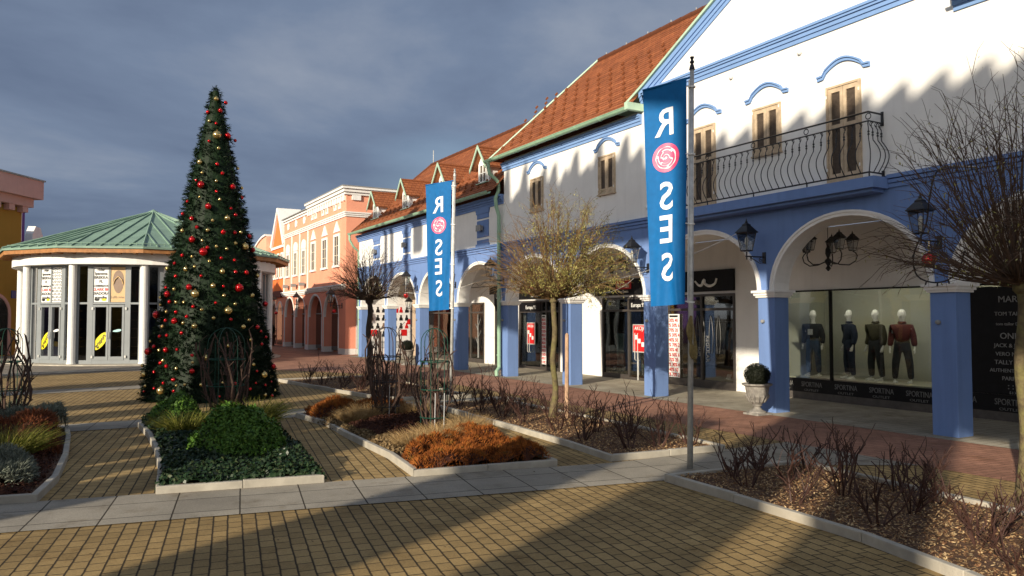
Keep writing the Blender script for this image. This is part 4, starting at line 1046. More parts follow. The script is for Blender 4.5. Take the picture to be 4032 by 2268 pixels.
for i, lb in ((0, 'bright yellow oval sticker on the middle kiosk door'), (11, 'orange yellow oval sticker on the left kiosk door')):
    A, ex, out, L = FAC[i]; c0 = A+ex*(.385*L)+out*.02+Vector((0, 0, .86)); t = thing('sticker', tuple(c0), lb, 'sticker')
    e1 = (ex*.55+Vector((0, 0, .83))).normalized(); e2 = e1.cross(out); e2 = e2 if e2.z > 0 else -e2
    m = MB(); m.prism([(.37*math.cos(a), .16*math.sin(a)) for a in [2*PI*k/24 for k in range(24)]], lambda a, b: tuple(c0+e1*a+e2*b), lambda a, b: tuple(c0+e1*a+e2*b+out*.01)); m.build('oval', 'sticker_yellow', t)
    yd = out.cross(e1); text('lettering', 'grisport', c0+out*.014-yd*.05, e1, yd, .17, 'ink_black', t, align='CENTER', bold=.004)
    d0 = A+ex*(.62*L)+out*.02+Vector((0, 0, 1.24)); t = thing('sticker', tuple(d0), ('mint' if i == 0 else 'white')+' shoe sole cutout on the '+('middle' if i == 0 else 'left')+' kiosk door', 'sticker')
    m = MB(); m.prism([(.15*math.cos(a), .045*math.sin(a)*(1+.3*math.cos(a))) for a in [2*PI*k/16 for k in range(16)]], lambda a, b: tuple(d0+ex*a+Vector((0, 0, b+a*.15))), lambda a, b: tuple(d0+ex*a+out*.01+Vector((0, 0, b+a*.15)))); m.build('sole', 'mint' if i == 0 else 'paint_white', t)
for i in (0, 11, 1):   # things seen through the glass
    A, ex, out, L = FAC[i]
    t = thing('shelf_post', tuple(A+ex*.38*L-out*.5), {0: 'steel shelf post behind the middle kiosk door', 11: 'steel shelf post behind the left kiosk door', 1: 'steel shelf post behind the right kiosk door'}[i], 'display stand')
    m = MB(); q = A+ex*.38*L-out*.5; m.tube([q+Vector((0, 0, .04)), q+Vector((0, 0, 3.4))], .05, 8); m.build('post', 'galvanised_steel', t)
    m = MB(); 
    for k in range(6): m.obox(A+ex*.55*L-out*.75+Vector((0, 0, .3+k*.33)), ex*.9, out*.3, Vector((0, 0, .02)))
    m.obox(A+ex*.6*L-out*.9+Vector((0, 0, .05)), ex*.12, out*.05, Vector((0, 0, 3.2))); m.build('shelves', 'poster_tan', t)
    t2 = thing('hanging_banner', tuple(A+ex*.87*L-out*.35+Vector((0, 0, 2.9))), {0: 'red sheet hanging inside the middle kiosk window', 11: 'red sheet hanging inside the left kiosk window', 1: 'red sheet hanging inside the right kiosk window'}[i], 'banner')
    m = MB(); m.obox(A+ex*.83*L-out*.35+Vector((0, 0, 2.3)), ex*.25, out*.02, Vector((0, 0, .75))); m.build('cloth', 'sign_red', t2)

# ------------------------------------------------------------------ made-up shade blocker behind the camera, its piers and panels shaped for the stripes
CX0 = -12.
CN = thing('colonnade_hall', (CX0, 6, 0), 'tall cream colonnade hall with a sawtooth parapet across the plaza', 'hall')
tn = math.tan(math.radians(SUN_EL)); DROP = (XF-CX0)/LX*tn     # how far the shade sinks on its way to the blue arcade
def yw(wv): return (.474*CX0-wv)/.88
def yf(Y): return Y-(XF-CX0)*LY/LX                             # place on the blocker whose shade lands at Y on the arcade
def blk(m, ya, yb, za, zb): m.box(CX0-.4, CX0, min(ya, yb), max(ya, yb), za, zb)
HB = 2.6+DROP
GZ = lambda X: (X-CX0)/LX*tn      # pier height whose shade reaches the ground at X
for wa, wb, zt_ in ((-25.2, -23.5, GZ(8)), (-19.6, -18.2, GZ(8)), (-14.95, -14.3, GZ(8)), (-13.4, -12.7, GZ(8)), (-11.85, -11.25, GZ(8)), (-11.0, -10.6, GZ(7)), (-10.25, -9.7, GZ(8.4)), (-9.25, -8.85, GZ(8)), (-8.55, -8.2, GZ(8)), (-7.8, -7.05, GZ(8)), (-4.84, -3.72, GZ(9.3)), (-2.86, -1.72, HB), (-1.13, -.42, HB), (.5, 1.6, HB), (2.6, 4.6, HB), (5.4, 7.5, HB)):
    m = MB(); blk(m, yw(wa), yw(wb), 0, zt_); m.build('pier', 'cream_plaster', CN)  # unseen pier added to cast one stripe of shade
for wa, wb, za, zb in ((-1.72, -1.13, GZ(7.7), HB), (-.42, .5, GZ(7.2)+1.5, HB), (1.6, 2.6, GZ(8), HB)):
    m = MB(); blk(m, yw(wa), yw(wb), za, zb); m.build('hanging_panel', 'cream_plaster', CN)  # added panel that closes a gap to the sun
for ya, yb, za, zb in ((18.5, 20.3, 1.5, 3.5), (10.5, 11.7, 1.9, 2.6)):
    m = MB(); blk(m, yf(ya), yf(yb), za+DROP, zb+DROP); m.build('hanging_panel', 'cream_plaster', CN)  # added panel that shades one stretch of the arcade
m = MB(); blk(m, yf(-3), yf(12.2), HB, 5.0+DROP); blk(m, yf(12.2)+.001, yf(19.6), HB+.9, 5.0+DROP)
Y = -3.
while Y < 19.6:
    p_ = .62 if Y < 13 else .5; h_ = (.12, .34) if Y < 13 else (.25+.15*math.sin(Y*3), .75+.3*math.sin(Y*7))
    e0, e1 = yf(Y)+.002, yf(Y+p_); z0 = 5.0+DROP
    m.px([(e0, z0), (e1, z0), (e1, z0+h_[0]-.1), (e0+.08, z0+h_[1]+.1*math.sin(Y*5))], CX0-.4, CX0); Y += p_
m.build('upper_wall', 'cream_plaster', CN)  # unseen wall added, its top cut for the sawtooth shade edge
for ya, yb, za, zb in ((19.7, 22.0, 4.0, 5.9), (22.15, 22.5, 3.6, 5.6), (22.7, 23.9, 3.9, 5.7), (24.6, 24.85, 3.2, 5.4), (25.6, 26.3, 4.2, 5.7), (26.9, 27.1, 3.2, 5.2), (28.5, 28.7, 3.2, 5.3), (29.2, 29.35, 3.2, 5.3)):
    m = MB(); blk(m, yf(ya), yf(yb), za+DROP, zb+DROP); m.build('hanging_panel', 'cream_plaster', CN)  # added panels that cast the streaks on the low house
m = MB(); blk(m, yf(19.65), yf(33.5), 5.95+DROP, 6.2+DROP); m.build('top_beam', 'cream_plaster', CN)

YH = thing('yellow_house', (-22, 10, 0), 'long low yellow shop row with white trim facing the arcade from across the plaza', 'house')
m = MB(); m.box(-30, -22, -25, 44, 0, 5.6); m.build('wall', 'yellow_plaster', YH)
m = MB(); m.box(-30.2, -21.8, -25.2, 44.2, 5.6, 5.9); m.build('cornice', 'white_trim', YH)
for i in range(15):
    y = -22+i*4.4; m = MB(); m.box(-22.0, -21.96, y-1.4, y+1.4, .2, 2.8); m.build('shop_window', 'pane_dark', YH)
    m = MB(); m.box(-22.0, -21.95, y-.4, y+.4, 3.6, 4.9); m.build('window', 'white_trim', YH)

# ------------------------------------------------------------------ lanterns
def lantern_geo(t, s=1., local=True):
    """four-sided glass lantern, top finial at z=.57, bottom at 0; built round the origin"""
    m = MB(); r0, r1 = .10*s, .165*s; z0, z1 = .02*s, .34*s
    c0 = [(r0*math.cos(a), r0*math.sin(a)) for a in [PI/4+PI/2*i for i in range(4)]]; c1 = [(r1*math.cos(a), r1*math.sin(a)) for a in [PI/4+PI/2*i for i in range(4)]]
    for i in range(4):
        m.tube([(*c0[i], z0), (*c1[i], z1)], .009*s, 4); j = (i+1) % 4
        m.tube([(*c0[i], z0), (*c0[j], z0)], .011*s, 4); m.tube([(*c1[i], z1), (*c1[j], z1)], .014*s, 4)
        m.tube([(c1[i][0]*1.0, c1[i][1], z1), (c1[i][0]*1.22, c1[i][1]*1.22, z1+.012*s)], .008*s, 4)
    m.build('frame', 'black_iron', t, local=local)
    g = MB()
    for i in range(4):
        j = (i+1) % 4; g.face([(*c0[i], z0), (*c0[j], z0), (*c1[j], z1), (*c1[i], z1)])
    g.build('pane', 'lamp_glass', t, local=local)
    c = MB(); n = 4
    def rr(r, z): return [(r*math.cos(PI/4+PI/2*i), r*math.sin(PI/4+PI/2*i), z) for i in range(4)]
    pr = [rr(.20*s, z1+.005*s), rr(.19*s, z1+.02*s), rr(.12*s, z1+.09*s), rr(.075*s, z1+.13*s), rr(.08*s, z1+.145*s), rr(.05*s, z1+.165*s), rr(.02*s, z1+.18*s)]
    vs = [p for q in pr for p in q]; fs = [(k*4+i, k*4+(i+1) % 4, (k+1)*4+(i+1) % 4, (k+1)*4+i) for k in range(len(pr)-1) for i in range(4)]
    c.add(vs, fs+[(3, 2, 1, 0), tuple(range(len(vs)-4, len(vs)))]); c.lathe([(.012*s, .50*s), (.028*s, .53*s), (.012*s, .56*s), (.003*s, .60*s)], (0, 0, 0), 8)
    c.build('cap', 'black_iron', t, local=local)
    b = MB(); b.tube([(0, 0, 0), (0, 0, .12*s)], .02*s, 8); b.build('bulb_holder', 'galvanised_steel', t, local=local)
    b = MB(); b.lathe([(.02*s, .12*s), (.035*s, .15*s), (.028*s, .18*s), (.036*s, .2*s), (.026*s, .24*s), (.01*s, .27*s)], (0, 0, 0), 10); b.build('bulb', 'bulb', t, local=local)
def wall_lantern(reach=.45):
    """lantern on a scrolled wall bracket; origin at the wall plate, wall towards +x"""
    t = thing('wall_lantern', (0, 0, 0), '', 'lantern', 'black lanterns on scrolled wall brackets')
    h = sub(t, 'lantern_head'); h.location = (-reach, 0, .09); lantern_geo(h)
    m = MB(); m.box(-.02, -.001, -.035, .035, -.1, .1); m.box(-reach-.02, -.02, -.012, .012, .0, .022)
    m.tube([(-reach, 0, -.05), (-reach, 0, .09)], .012, 6)
    m.build('bracket', 'black_iron', t, local=True)
    m = MB()
    def spiral(cx, cz, r0, turns, a0, sgn): return [(cx+(r0*(1-i/26))*math.cos(a0+sgn*i/22*turns*2*PI), 0, cz+(r0*(1-i/26))*math.sin(a0+sgn*i/22*turns*2*PI)) for i in range(23)]
    m.tube(spiral(-.10, -.045, .045, 1.3, PI/2, 1), .007, 5); m.tube(spiral(-reach+.10, -.035, .035, 1.2, PI/2, -1), .007, 5)
    m.tube([(-.03, 0, -.09), (-.12, 0, -.105), (-.22, 0, -.06), (-reach+.08, 0, -.005)], .007, 5)
    m.build('scroll', 'black_iron', t, local=True)
    return t
wl = wall_lantern()
spots = [(3, 'black wall lantern on the shaded blue wall, right of the largest arch'), (-2, '')]
LK = [(0, 'black wall lantern half hidden by the bare tree at the right edge'), (1, 'black wall lantern between the big right arch and the banner'), (2, 'black wall lantern just left of the large blue banner'), (4, 'black wall lantern beside the green downpipe'),
      (5, 'black wall lantern right behind the smaller blue banner'), (6, 'black wall lantern with a red bauble below, left of the smaller banner'), (-1, 'black wall lantern past the right edge of the big arches'), (7, 'black wall lantern behind the dark leafless tree')]
first = True
for k, lb in LK:
    loc = (XF, py0(k)+PW/2+.02, 2.79)
    if first: wl.location = loc; wl['label'] = lb; first = False
    else: copy_tree(wl, loc, 0, lb)
for y, lb in ((35.15, 'black wall lantern on the coral corner pier'), (41.45, 'black wall lantern on the coral house under the blue street plate'), (46.9, 'black wall lantern where coral and orange houses meet')):
    copy_tree(wl, (XF, y, 2.28), 0, lb, s=1.25)
t = copy_tree(wl, (XW-.04, 31.75, 2.0), 0, 'black lantern on the sandy stone wall inside the arcade')
# chandeliers
def chandelier():
    t = thing('chandelier', (0, 0, 0), '', 'chandelier', 'black lantern chandeliers in the arcade')
    m = MB(); m.tube([(0, 0, .25), (0, 0, .8)], .006, 5); m.lathe([(.01, -.22), (.05, -.17), (.02, -.12), (.06, -.06), (.06, -.02), (.02, .02), (.05, .1), (.045, .18), (.01, .26)], (0, 0, 0), 10); m.build('stem', 'black_iron', t, local=True)
    for k in range(5):
        a = 2*PI*k/5+.5; d = Vector((math.cos(a), math.sin(a), 0)); m = MB()
        pts = [d*.04+Vector((0, 0, -.04)), d*.2+Vector((0, 0, -.10)), d*.36+Vector((0, 0, -.11)), d*.47+Vector((0, 0, -.04)), d*.50+Vector((0, 0, .06)), d*.46+Vector((0, 0, .12)), d*.42+Vector((0, 0, .14))]
        m.tube(pts, .011, 6); arm = m.build('arm', 'black_iron', t, local=True)
        h = sub(t, 'lantern_head'); h.location = d*.42+Vector((0, 0, .14)); lantern_geo(h, .62)
    return t
ch = chandelier(); ch.location = (12.0, 9.35, 2.78); ch['label'] = 'black five armed lantern chandelier under the largest right arch'
copy_tree(ch, (12.0, 15.9, 2.78), .4, 'black lantern chandelier in the arch left of the large banner')
copy_tree(ch, (12.0, 3.0, 2.78), .2, 'black lantern chandelier under the arch at the right edge')
# red baubles under some lanterns
def hanging_bauble():
    t = thing('bauble', (0, 0, 0), '', 'bauble', 'large red baubles hung under the lanterns'); m = MB(); m.ball((0, 0, 0), .1, 18); m.build('ball', 'bauble_red', t, local=True, smooth=True)
    m = MB(); m.lathe([(.02, .098), (.02, .12)], (0, 0, 0), 8); m.tube([(0, 0, .1), (0, 0, .26)], .003, 4); m.build('cap', 'bauble_gold', t, local=True); return t
hb = hanging_bauble(); hb.location = (10.4, 6.44, 2.52); hb['label'] = 'large red bauble under the lantern beside the bare tree at right'
copy_tree(hb, (10.4, 26.05, 2.52), 0, 'large red bauble under the lantern left of the smaller banner')
copy_tree(hb, (10.42, 35.0, 2.02), 0, 'large red bauble under the lantern on the coral corner')
copy_tree(hb, (10.42, 46.8, 2.0), 0, 'red bauble under the lantern by the orange house')
# the dark cable garland looping from the tree by the lantern at right
m = MB(); pts = [(8.3, 4.6, 3.3), (9.3, 5.6, 3.55), (9.9, 6.1, 3.35), (10.2, 6.35, 3.0), (10.3, 6.6, 2.6), (10.45, 6.65, 2.3), (10.6, 6.45, 2.2), (10.65, 6.2, 2.32), (10.4, 5.95, 2.6)]
def cr(pts, n=6):
    P_ = [Vector(p) for p in pts]; P_ = [P_[0]]+P_+[P_[-1]]; out = []
    for i in range(1, len(P_)-2):
        for k in range(n):
            t = k/n; a, b, c, d = P_[i-1:i+3]
            out.append(.5*((2*b)+(c-a)*t+(2*a-5*b+4*c-d)*t*t+(3*b-3*c+d-a)*t**3))
    return out+[P_[-2]]
g = cr(pts); m.tube(g, .012, 5)
for q in g[::3]: m.tube([q, q+Vector((R.uniform(-.04, .04), R.uniform(-.04, .04), -.05))], .012, 5)
tag(m.build('light_string', 'black_iron'), 'dark cable of small unlit lights looping between tree and lantern at right', 'light string')
m = MB()
for a, b, sg_ in (((10.4, 9.8, 3.3), (8.6, 11.9, 2.35), .12), ((10.4, 13.0, 2.55), (7.0, 10.9, 2.5), .35), ((10.4, 19.7, 2.9), (8.9, 22.4, 2.5), .2), ((8.9, 22.4, 2.5), (10.4, 26.05, 3.1), .25)):
    a, b = Vector(a), Vector(b); q = MB(); q.tube([a.lerp(b, i/12)-Vector((0, 0, sg_*4*(i/12)*(1-i/12))) for i in range(13)], .006, 4)
    lb = {9.8: 'thin white cable slanting from lantern across the right of the large banner', 13.0: 'thin white cable from lantern behind the banner to the leafy tree', 19.7: 'thin white cable from the downpipe lantern to the small banner', 22.4: 'thin white cable left of the small banner to a lantern'}[round(a.y, 1)]
    tag(q.build('cable', 'cable_white'), lb, 'cable')

# ------------------------------------------------------------------ signs in the arcade
def sign(y0, y1, z0, z1, label, mat='sign_black', x=XW, th=.06, name='shop_sign', cat='sign'):
    t = thing(name, (x-th/2, (y0+y1)/2, (z0+z1)/2), label, cat); m = MB(); m.box(x-th, x-.002, y0, y1, z0, z1); m.build('board', mat, t); return t
s = sign(12.9, 15.95, 2.34, 2.85, 'black fascia sign with one curly white mark, right of the large banner')
m = MB(); xx = XW-.072
pts = [(14.05+.10, 2.60), (13.93+.10, 2.50), (13.80+.12, 2.50), (13.74+.1, 2.62), (13.72+.08, 2.52), (13.60+.05, 2.47), (13.48, 2.52), (13.42, 2.64)]
m.tube(cr([(xx, a, b) for a, b in pts], 5), [.022+.014*math.sin(PI*i/35) for i in range(36)], 6); m.build('script_mark', 'paint_white', s)
s = sign(16.0, 18.35, 2.34, 2.78, 'black fascia sign with red block reading MUSTANG')
m = MB(); m.box(XW-.075, XW-.061, 16.66, 17.33, 2.50, 2.75); m.build('red_block', 'sign_red', s)
ftext('lettering', 'MUSTANG', 17.29, 2.545, .19, 'paint_white', s, XW-.078, sx=.62)
ftext('lettering', 'True Denim', 17.25, 2.40, .11, 'paint_white', s, XW-.063, sx=.85)
s = sign(20.3, 22.9, 2.34, 2.80, 'black fascia sign with red block, behind the leafy tree')
m = MB(); m.box(XW-.075, XW-.061, 21.4, 22.1, 2.50, 2.76); m.build('red_block', 'sign_red', s); ftext('lettering', 'MUSTANG', 22.05, 2.55, .19, 'paint_white', s, XW-.078, sx=.62); ftext('lettering', 'True Denim', 22.0, 2.40, .11, 'paint_white', s, XW-.063, sx=.85)
s = sign(16.02, 16.76, 1.93, 2.21, 'black door sign reading Europa 92, cut by a blue pillar', th=.05); ftext('lettering', 'Europa 92', 16.68, 2.0, .16, 'paint_white', s, XW-.053, sx=.9)
s = sign(21.4, 22.75, 1.92, 2.22, 'black door sign reading Europa 92, left of the tree trunk', th=.05); ftext('lettering', 'Europa 92', 22.35, 2.0, .17, 'paint_white', s, XW-.053, sx=.95)
s = sign(23.7, 24.6, 2.15, 2.85, 'black sign with white handwriting at the edge of the arch by the downpipe', th=.05); ftext('lettering', 'Oliver', 24.5, 2.4, .32, 'paint_white', s, XW-.053, sx=.7, shear=.3)
t = thing('hanging_sign', (12.2, 23.3, 2.7), 'small black sign hanging from a scrolled iron bracket in the arcade', 'sign')
m = MB(); m.box(12.0, 12.04, 22.3, 22.62, 2.48, 2.72); m.build('board', 'sign_black', t)
m = MB(); m.tube([(12.02, 22.3, 2.76), (12.02, 24.3, 2.76)], .014, 6); m.tube(cr([(12.02, 22.6, 2.78), (12.02, 23.0, 2.9), (12.02, 23.4, 2.80), (12.02, 23.7, 2.92), (12.02, 24.0, 2.8)]), .01, 5); m.build('bracket', 'black_iron', t)
# percentage strips
def percent(y0, y1, label):
    t = thing('discount_strip', (XW-.05, (y0+y1)/2, 1.0), label, 'poster', 'discount strips'); m = MB(); x = XW-.04; m.box(x, x+.006, y0, y1, .2, 1.80); m.build('sheet', 'paint_white', t)
    m = MB(); m.box(x-.004, x, y0+.06, y1-.03, 1.72, 1.77); m.build('header', 'ink_black', t)
    rows = ['30% 40', '% 50% 6', '70% 20', '% 30% 4', '40% 50', '% 70% 2', '30% 40', '% 50% 6', '70% 20', '% 30% 4', '40% 50', '% 70% 2']
    for i, s_ in enumerate(rows): ftext('row_of_numbers', s_, y1-.01, 1.60-i*.125, .125, 'sign_red', t, x-.001, sx=(y1-y0)/.42*.95, bold=.002)
percent(14.76, 15.16, 'white strip of red discount numbers right of the blue pillar, below the large banner')
percent(21.08, 21.34, 'white strip of red discount numbers behind the tree trunk')
def akcija(yc, w_, z0, z1, label, stand=True):
    t = thing('sale_poster', (XW-.2, yc, 0), label, 'poster'); x = XW-.06 if not stand else XW+.5
    x = XW-.06
    m = MB(); m.box(x, x+.02, yc-w_/2-.03, yc+w_/2+.03, z0-.03, z1+.03); m.build('frame', 'galvanised_steel', t)
    m = MB(); m.box(x-.006, x-.0005, yc-w_/2, yc+w_/2, z0, z1); m.build('sheet', 'sign_red', t)
    ftext('lettering', 'AKCIJA', yc+w_/2*.8, z1-.13, w_*.27, 'paint_white', t, x-.008, sx=.95)
    m = MB()
    for i, (dy, dz) in enumerate(((.16, .38), (.02, .28), (-.13, .19))): m.box(x-.010, x-.007, yc+dy-.055, yc+dy+.055, z0+dz-.06, z0+dz+.06)
    m.build('price_tag', 'paint_white', t)
    if stand:
        m = MB(); m.tube([(x+.01, yc+.1, .02), (x+.01, yc+.1, z0-.03)], .025, 8); m.build('stand', 'galvanised_steel', t)
akcija(16.3, .55, .80, 1.50, 'red AKCIJA sale poster beside the second blue pillar from the tree')
akcija(22.0, .46, .85, 1.52, 'red AKCIJA sale poster on the glass door left of the tree trunk', False)
# display window writing
def sportina(y, sz=.2):
    t = thing('window_lettering', (XW-.06, y, .33), 'white SPORTINA OUTLET lettering on the black strip under the display window', 'lettering', 'SPORTINA OUTLET lettering along the display windows')
    ftext('shop_name', 'SPORTINA', y+.25, .275, .145, 'text_dim', t, XW-.037, sx=.75)
    ftext('outlet', 'OUTLET', y+.18, .185, .065, 'text_dim', t, XW-.037, sx=1.5); return t
m = MB(); m.box(XW-.034, XW-.026, .0, 5.1, .16, .44); m.box(XW-.034, XW-.026, 5.32, 11.6, .16, .44); m.build('black_strip', 'sign_black', TH)
for y in (11.5, 10.79, 9.98, 9.21, 8.46, 7.7, 6.9, 6.1, 4.6, 3.6): sportina(y)
bt = thing('brand_list', (XW-.02, 6.85, 1.3), 'column of white clothing brand names on the dark glass at the right edge', 'lettering')
for s_, z, sz in (('MARX', 1.96, .15), ('TOM TAILOR', 1.74, .09), ('tom tailor Denim', 1.58, .07), ('ONLY', 1.36, .14), ('JACK & JONES', 1.22, .09), ('VERO MODA', 1.08, .09), ('TALLY WEiJL', .94, .10), ('AUTHENTIC STYLE', .81, .085), ('PARFOIS', .68, .09), (': : :', .54, .14), ('S I X', .46, .06)):
    text('brand_name', s_, (XW-.02, 6.86, z), (0, -1, 0), (0, 0, 1), sz, 'text_grey', bt, align='CENTER')
m = MB(); m.box(XW-.01, XW+.004, 5.32, 7.55, .44, 2.22); m.build('dark_film', 'sign_black', bt)
# ------------------------------------------------------------------ banners
def rose_logo(t, f, cx, cz, r):
    def disc(name, mat, r_, lift, n=32, wob=0.):
        m = MB(); rings = 4; vs = [f(cx, cz, lift)]; fs = []
        for k in range(1, rings+1):
            for i in range(n):
                a = 2*PI*i/n; q = r_*k/rings*(1+wob*math.cos(7*a)); vs.append(f(cx+q*math.cos(a), cz+q*math.sin(a), lift))
        for i in range(n): fs.append((0, 1+i, 1+(i+1) % n))
        for k in range(rings-1):
            for i in range(n): fs.append((1+k*n+i, 1+(k+1)*n+i, 1+(k+1)*n+(i+1) % n, 1+k*n+(i+1) % n))
        m.add(vs, fs); m.build(name, mat, t)
    for sg_ in (-1, 1):
        disc('rose_disc', 'banner_pink', r, sg_*.004); disc('rose_petals', 'banner_white', r*.76, sg_*.007, wob=.03)
        m = MB()
        for rr, a0, a1, ox, oz in ((.60, .3, 2.2, .02, .02), (.58, 2.5, 4.4, 0, 0), (.60, 4.6, 6.4, 0, -.02), (.44, 1.2, 3.3, .02, 0), (.42, 3.5, 5.4, 0, 0), (.44, 5.6, 7.3, 0, .02), (.29, .2, 3.2, 0, .01), (.27, 3.4, 6.3, 0, 0), (.13, 0, 5.6, 0, 0)):
            n = 12; th = .028*r/.2
            for i in range(n):
                a, b = a0+(a1-a0)*i/n, a0+(a1-a0)*(i+1)/n; q0, q1 = rr*r-th/2+ (i/n)*.06*r, rr*r+th/2+(i/n)*.06*r
                m.face([f(cx+ox*r+q0*math.cos(a), cz+oz*r+q0*math.sin(a), sg_*.010), f(cx+ox*r+q0*math.cos(b), cz+oz*r+q0*math.sin(b), sg_*.010), f(cx+ox*r+q1*math.cos(b), cz+oz*r+q1*math.sin(b), sg_*.010), f(cx+ox*r+q1*math.cos(a), cz+oz*r+q1*math.sin(a), sg_*.010)])
        m.build('rose_outline', 'banner_pink', t)
def banner(px_, py_, dirv, wd, zt, zb, ztip, label, plabel, seed, gather):
    """pole and the banner hanging from its arm; dirv points from the pole to the free edge"""
    pl = thing('banner_pole', (px_, py_, 0), plabel, 'pole')
    LN = Vector((.87, -.49, 0))*.014      # the pole leans a little
    def lean(z): return LN*z
    class LB(MB):
        def build(s, *a, **k): s.v = [tuple(Vector(p)+lean(p[2])) for p in s.v]; return MB.build(s, *a, **k)
    m = LB(); m.tube([(px_, py_, 0), (px_, py_, zt+.08)], [.034, .024], 12); m.build('post', 'galvanised_steel', pl, smooth=True)
    m = LB(); m.tube([(px_, py_, zt+.08), (px_, py_, zt+.14)], [.035, .02], 10); m.lathe([(.01, zt+.14), (.028, zt+.17), (.01, zt+.20), (.026, zt+.23), (.002, ztip)], (px_, py_, 0), 8); m.build('finial', 'black_iron' if seed == 1 else 'galvanised_steel', pl)
    b = thing('banner', (px_, py_, zt), label, 'banner')
    d = Vector((*dirv, 0)).normalized(); nrm = Vector((d.y, -d.x, 0))
    if nrm.dot(Vector((px_, py_, 0))) > 0: nrm = -nrm       # towards the camera side
    o = Vector((px_, py_, 0))+d*.06
    rr = random.Random(seed); ph = [rr.uniform(0, 6) for _ in range(6)]
    def f(u, z, lift=0., lead=False):     # u metres from the pole edge (0..wd), z height; cloth with vertical folds that gather at the lower pole corner
        s = (zt-z)/(zt-zb)
        uu = u*(1-.08*s)+ (.07*s*s)*0
        uu = u*(1-.24*s)
        y = .012*math.sin(13*u+ph[0]+1.5*s)*(.2+.9*s)+.0045*math.sin(31*u+ph[1]-3*s+1.2*math.sin(4*s))*(.4+s)+.03*math.sin(2.6*s+ph[2])*s+.010*math.sin(9*s+5*u+ph[3])
        if gather: y += .05*math.exp(-((u-.12-.25*(1-s))/.05)**2)*max(0, s-.55)*2
        zz = z+.0*s
        p = o+d*uu+nrm*(y+lift); zz -= .07*u/wd*(1-s*.6); return Vector((p.x, p.y, zz))+(lean(zz) if lead else Vector((0, 0, 0)))
    m = LB(); nu, nz = 44, 70
    vs = []; fs = []
    for i in range(nz+1):
        for j in range(nu+1): vs.append(f(wd*j/nu, zt-(zt-zb)*i/nz))
    for i in range(nz):
        for j in range(nu): fs.append((i*(nu+1)+j, i*(nu+1)+j+1, (i+1)*(nu+1)+j+1, (i+1)*(nu+1)+j))
    m.add(vs, fs); m.build('cloth', 'banner_blue', b, smooth=True)
    m = LB(); m.obox(o-d*.055+Vector((0, 0, zb+.02))-nrm*.003, d*.035, nrm*.006, Vector((0, 0, zt-zb-.05))); m.build('hem_tape', 'paint_white', b)
    m = LB(); m.tube([Vector((px_, py_, zt-.005)), o+d*wd+Vector((0, 0, zt-.075))], .012, 8); m.build('arm', 'banner_blue', b)
    H_ = zt-zb
    for i, s_ in enumerate(['R', None, 'S', 'E', 'S']):
        zc = zt-H_*(.17, .336, .505, .655, .825)[i]
        if s_ is None: rose_logo(b, lambda u, z, l: f(u, z, l, True), wd*.5, zt-H_*.336, .172); continue
        for sg_ in (-1, 1):
            # the writing reads from the far side, so it is mirrored from the camera's side
            hgt = .33
            text('letter', s_, (0, 0, 0), (1, 0, 0), (0, 1, 0), hgt*1.38, 'banner_white', b, ext=.001, align='CENTER', sx=.92, bold=.006,
                 fn=lambda a, bb, c, zc=zc, sg_=sg_: f(wd*.5+a, zc-.165+bb, sg_*.006+c, True))
    m = LB()
    for z in (zt-.12, zt-.9, zt-1.7, zb+.02): m.tube([Vector((px_, py_, z))+nrm*.04, Vector((px_, py_, z+.01))+d*.06+nrm*.02], .007, 5); m.tube([(px_, py_, z-.008), (px_, py_, z+.008)], .042, 10)
    m.build('clip', 'paint_white', b)
    return pl
banner(6.05, 6.58, (5.77-6.05, 7.03-6.58), .53, 4.47, 1.86, 4.64, 'large deep blue banner with mirrored white ROSES letters and pink rose', 'tall grey steel banner pole in the foreground slab path', 1, True)
banner(6.53, 13.94, (6.11-6.53, 14.34-13.94), .56, 4.47, 1.87, 4.66, 'smaller looking bright blue banner with mirrored ROSES letters, left of the leafy tree', 'steel banner pole farther back, right of the rose cages', 2, False)
m = MB()
for k in range(3): m.tube(cr([(6.05, 6.54, 1.72), (6.02-.03*k, 6.50, 1.55), (6.0+.03*k, 6.50, 1.30), (6.08, 6.51, 1.25), (6.13-.02*k, 6.55, 1.35), (6.1, 6.56, 1.55), (6.05, 6.55, 1.7)]), .016, 6)
tag(m.build('rope_coil', 'rope'), 'small coil of rope tied to the front banner pole', 'rope')
